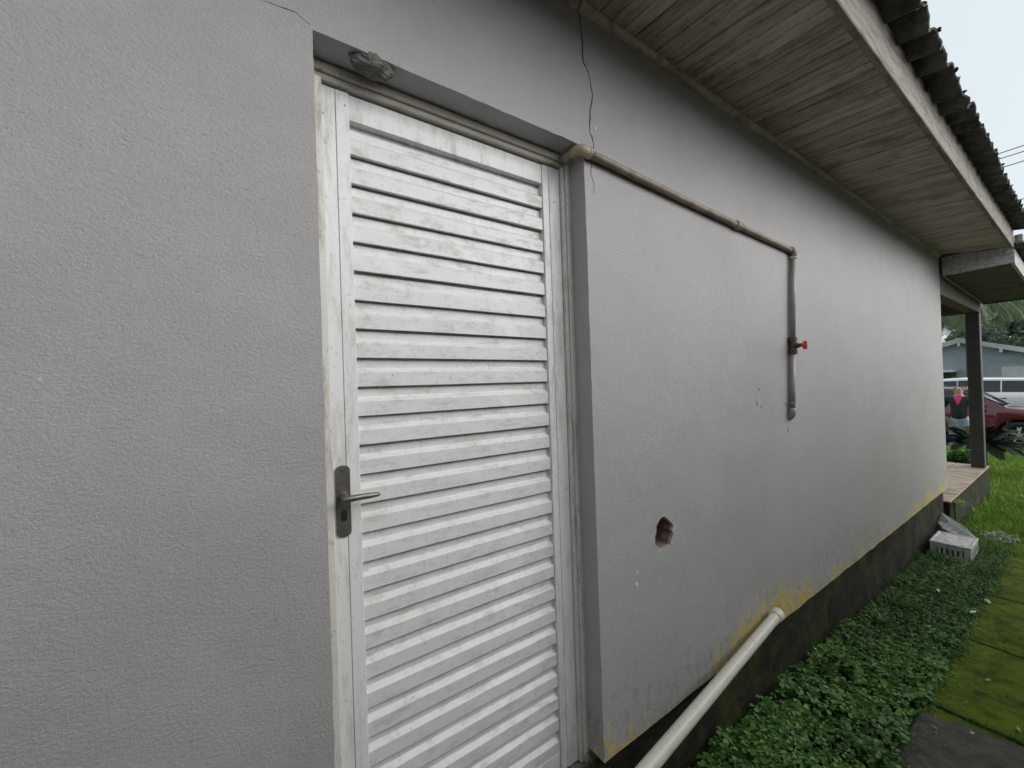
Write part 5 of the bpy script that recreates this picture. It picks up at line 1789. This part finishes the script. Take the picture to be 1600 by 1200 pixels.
        gl = MB().tube(ringp, 0.003, 5)
        gl.tube([q(-0.104, s * 0.060, 1.658), q(-0.05, s * 0.083, 1.662), q(0.005, s * 0.084, 1.662)], 0.003, 5)
        gl.build('glasses', M['trim'], body)
    MB().tube([q(-0.096, -0.024, 1.588), q(-0.102, 0, 1.585), q(-0.096, 0.024, 1.588)], [0.003, 0.006, 0.003], 6).build('mouth', M['red'], body)
person(15.0, 1.99)

# low garden plants around the porch end and the person
def shrub(x, y, r_, h, n, label, mat, seed, leaf=0.05):
    g = np.random.default_rng(seed)
    t = empty('shrub', (x, y, zg(x)))
    tag(t, label, 'shrub', 'low garden shrubs past the porch')
    mb = MB()
    rr = random.Random(seed)
    for i in range(7):
        a = 2 * math.pi * i / 7
        mb.tube([(x, y, zg(x) - 0.03), (x + 0.6 * r_ * math.cos(a), y + 0.6 * r_ * math.sin(a), zg(x) + h * rr.uniform(0.6, 0.9))], [0.012, 0.004], 5)
    st = mb.build('stem', M['bark'], t)
    dv = g.normal(0, 1, (n, 3)); dv /= np.linalg.norm(dv, axis=1)[:, None]
    P = np.array([x, y, zg(x) + h * 0.5]) + dv * g.uniform(0.3, 1.0, n)[:, None] * np.array([r_, r_, h * 0.5])
    a = g.normal(0, 1, (n, 3)); a /= np.linalg.norm(a, axis=1)[:, None]
    b = np.cross(a, g.normal(0, 1, (n, 3))); b /= np.linalg.norm(b, axis=1)[:, None]
    s = leaf * g.uniform(0.6, 1.2, n)[:, None]
    V = np.stack([P - a * s, P + b * s * 0.45, P + a * s, P - b * s * 0.45], 1).reshape(-1, 3)
    o = soup('foliage', V, (np.arange(n) * 4)[:, None] + np.array([[0, 1, 2, 3]]), M[mat], t)
    o.matrix_parent_inverse = Matrix.Translation(-Vector((x, y, zg(x))))
shrub(13.6, 1.92, 0.30, 0.32, 900, 'low bright green shrub hiding the feet of the person', 'grass', 3)
shrub(13.0, 1.66, 0.28, 0.28, 800, 'low dark leafy shrub at the foot of the cycad', 'weed', 4)
shrub(12.8, 2.15, 0.30, 0.34, 800, 'leafy shrub half hidden by the end of the house wall', 'weed', 5)

# ------------------------------------------------------------------ overhead wires
M['wire'] = simple('wire_sheath', (0.10, 0.10, 0.11), None, 0.6)
def wire(x, z, label, y0=-22.0, y1=30.0, slope=0.0, sagv=0.5):
    n = 40
    pts = [(x + 0.01 * (y0 + (y1 - y0) * i / n), y0 + (y1 - y0) * i / n, z + slope * (y0 + (y1 - y0) * i / n) - sagv * math.sin(math.pi * i / n)) for i in range(n + 1)]
    tag(MB().tube(pts, 0.012, 6).build('power_line', M['wire'], None, smooth=True), label, 'wire', 'overhead wires over the street')
wire(17.0, Zr(6.35), 'highest of the overhead wires crossing the pale sky')
wire(17.0, Zr(6.20), 'second highest overhead wire, just under the top one')
wire(17.0, Zr(5.95), 'middle overhead wire with a clear gap above it')
wire(17.3, Zr(5.05), 'fourth overhead wire, upper of the low pair', slope=-0.005)
wire(17.3, Zr(4.80), 'lowest overhead wire, close above the roof edge')
for yy in (-22.0, 30.0):
    p = empty('utility_pole', (17.1, yy, Zs))
    tag(p, 'grey utility pole carrying the wires at the %s end of the street' % ('near' if yy < 0 else 'far'), 'pole', 'poles carrying the wires')
    MB().tube([(17.1, yy, Zs - 0.2), (17.1, yy, Zr(6.6))], [0.14, 0.10], 12).build('shaft', M['pipe_grey'], p)
    MB().box(16.6, 17.7, yy - 0.06, yy + 0.06, Zr(6.28), Zr(6.34)).build('crossarm', M['bark'], p)

# unseen boundary wall added behind the camera to shade the passage and house wall
M['boundary'] = simple('shade_wall_render', (0.52, 0.47, 0.42), (0.40, 0.36, 0.315), 0.9, 4, 0.5, 40)  # pale warm tone set to bounce fill light under the eave
bw = empty('passage_shade_wall', (1.0, -1.75, 0))
tag(bw, 'unseen boundary wall added to shade the side passage and bounce light', 'wall')
px = -7.0
while px < 6.5:
    MB().box(px, px + 1.48, -1.83, -1.70, -0.5, 2.62).build('wall_panel', M['boundary'], bw)
    MB().box(px + 1.4805, px + 1.6195, -1.86, -1.67, -0.5, 2.65, 0.006).build('pier', M['boundary'], bw)
    px += 1.62
MB().box(-7.0, px, -1.87, -1.66, 2.651, 2.71, 0.008).build('coping', M['boundary'], bw)
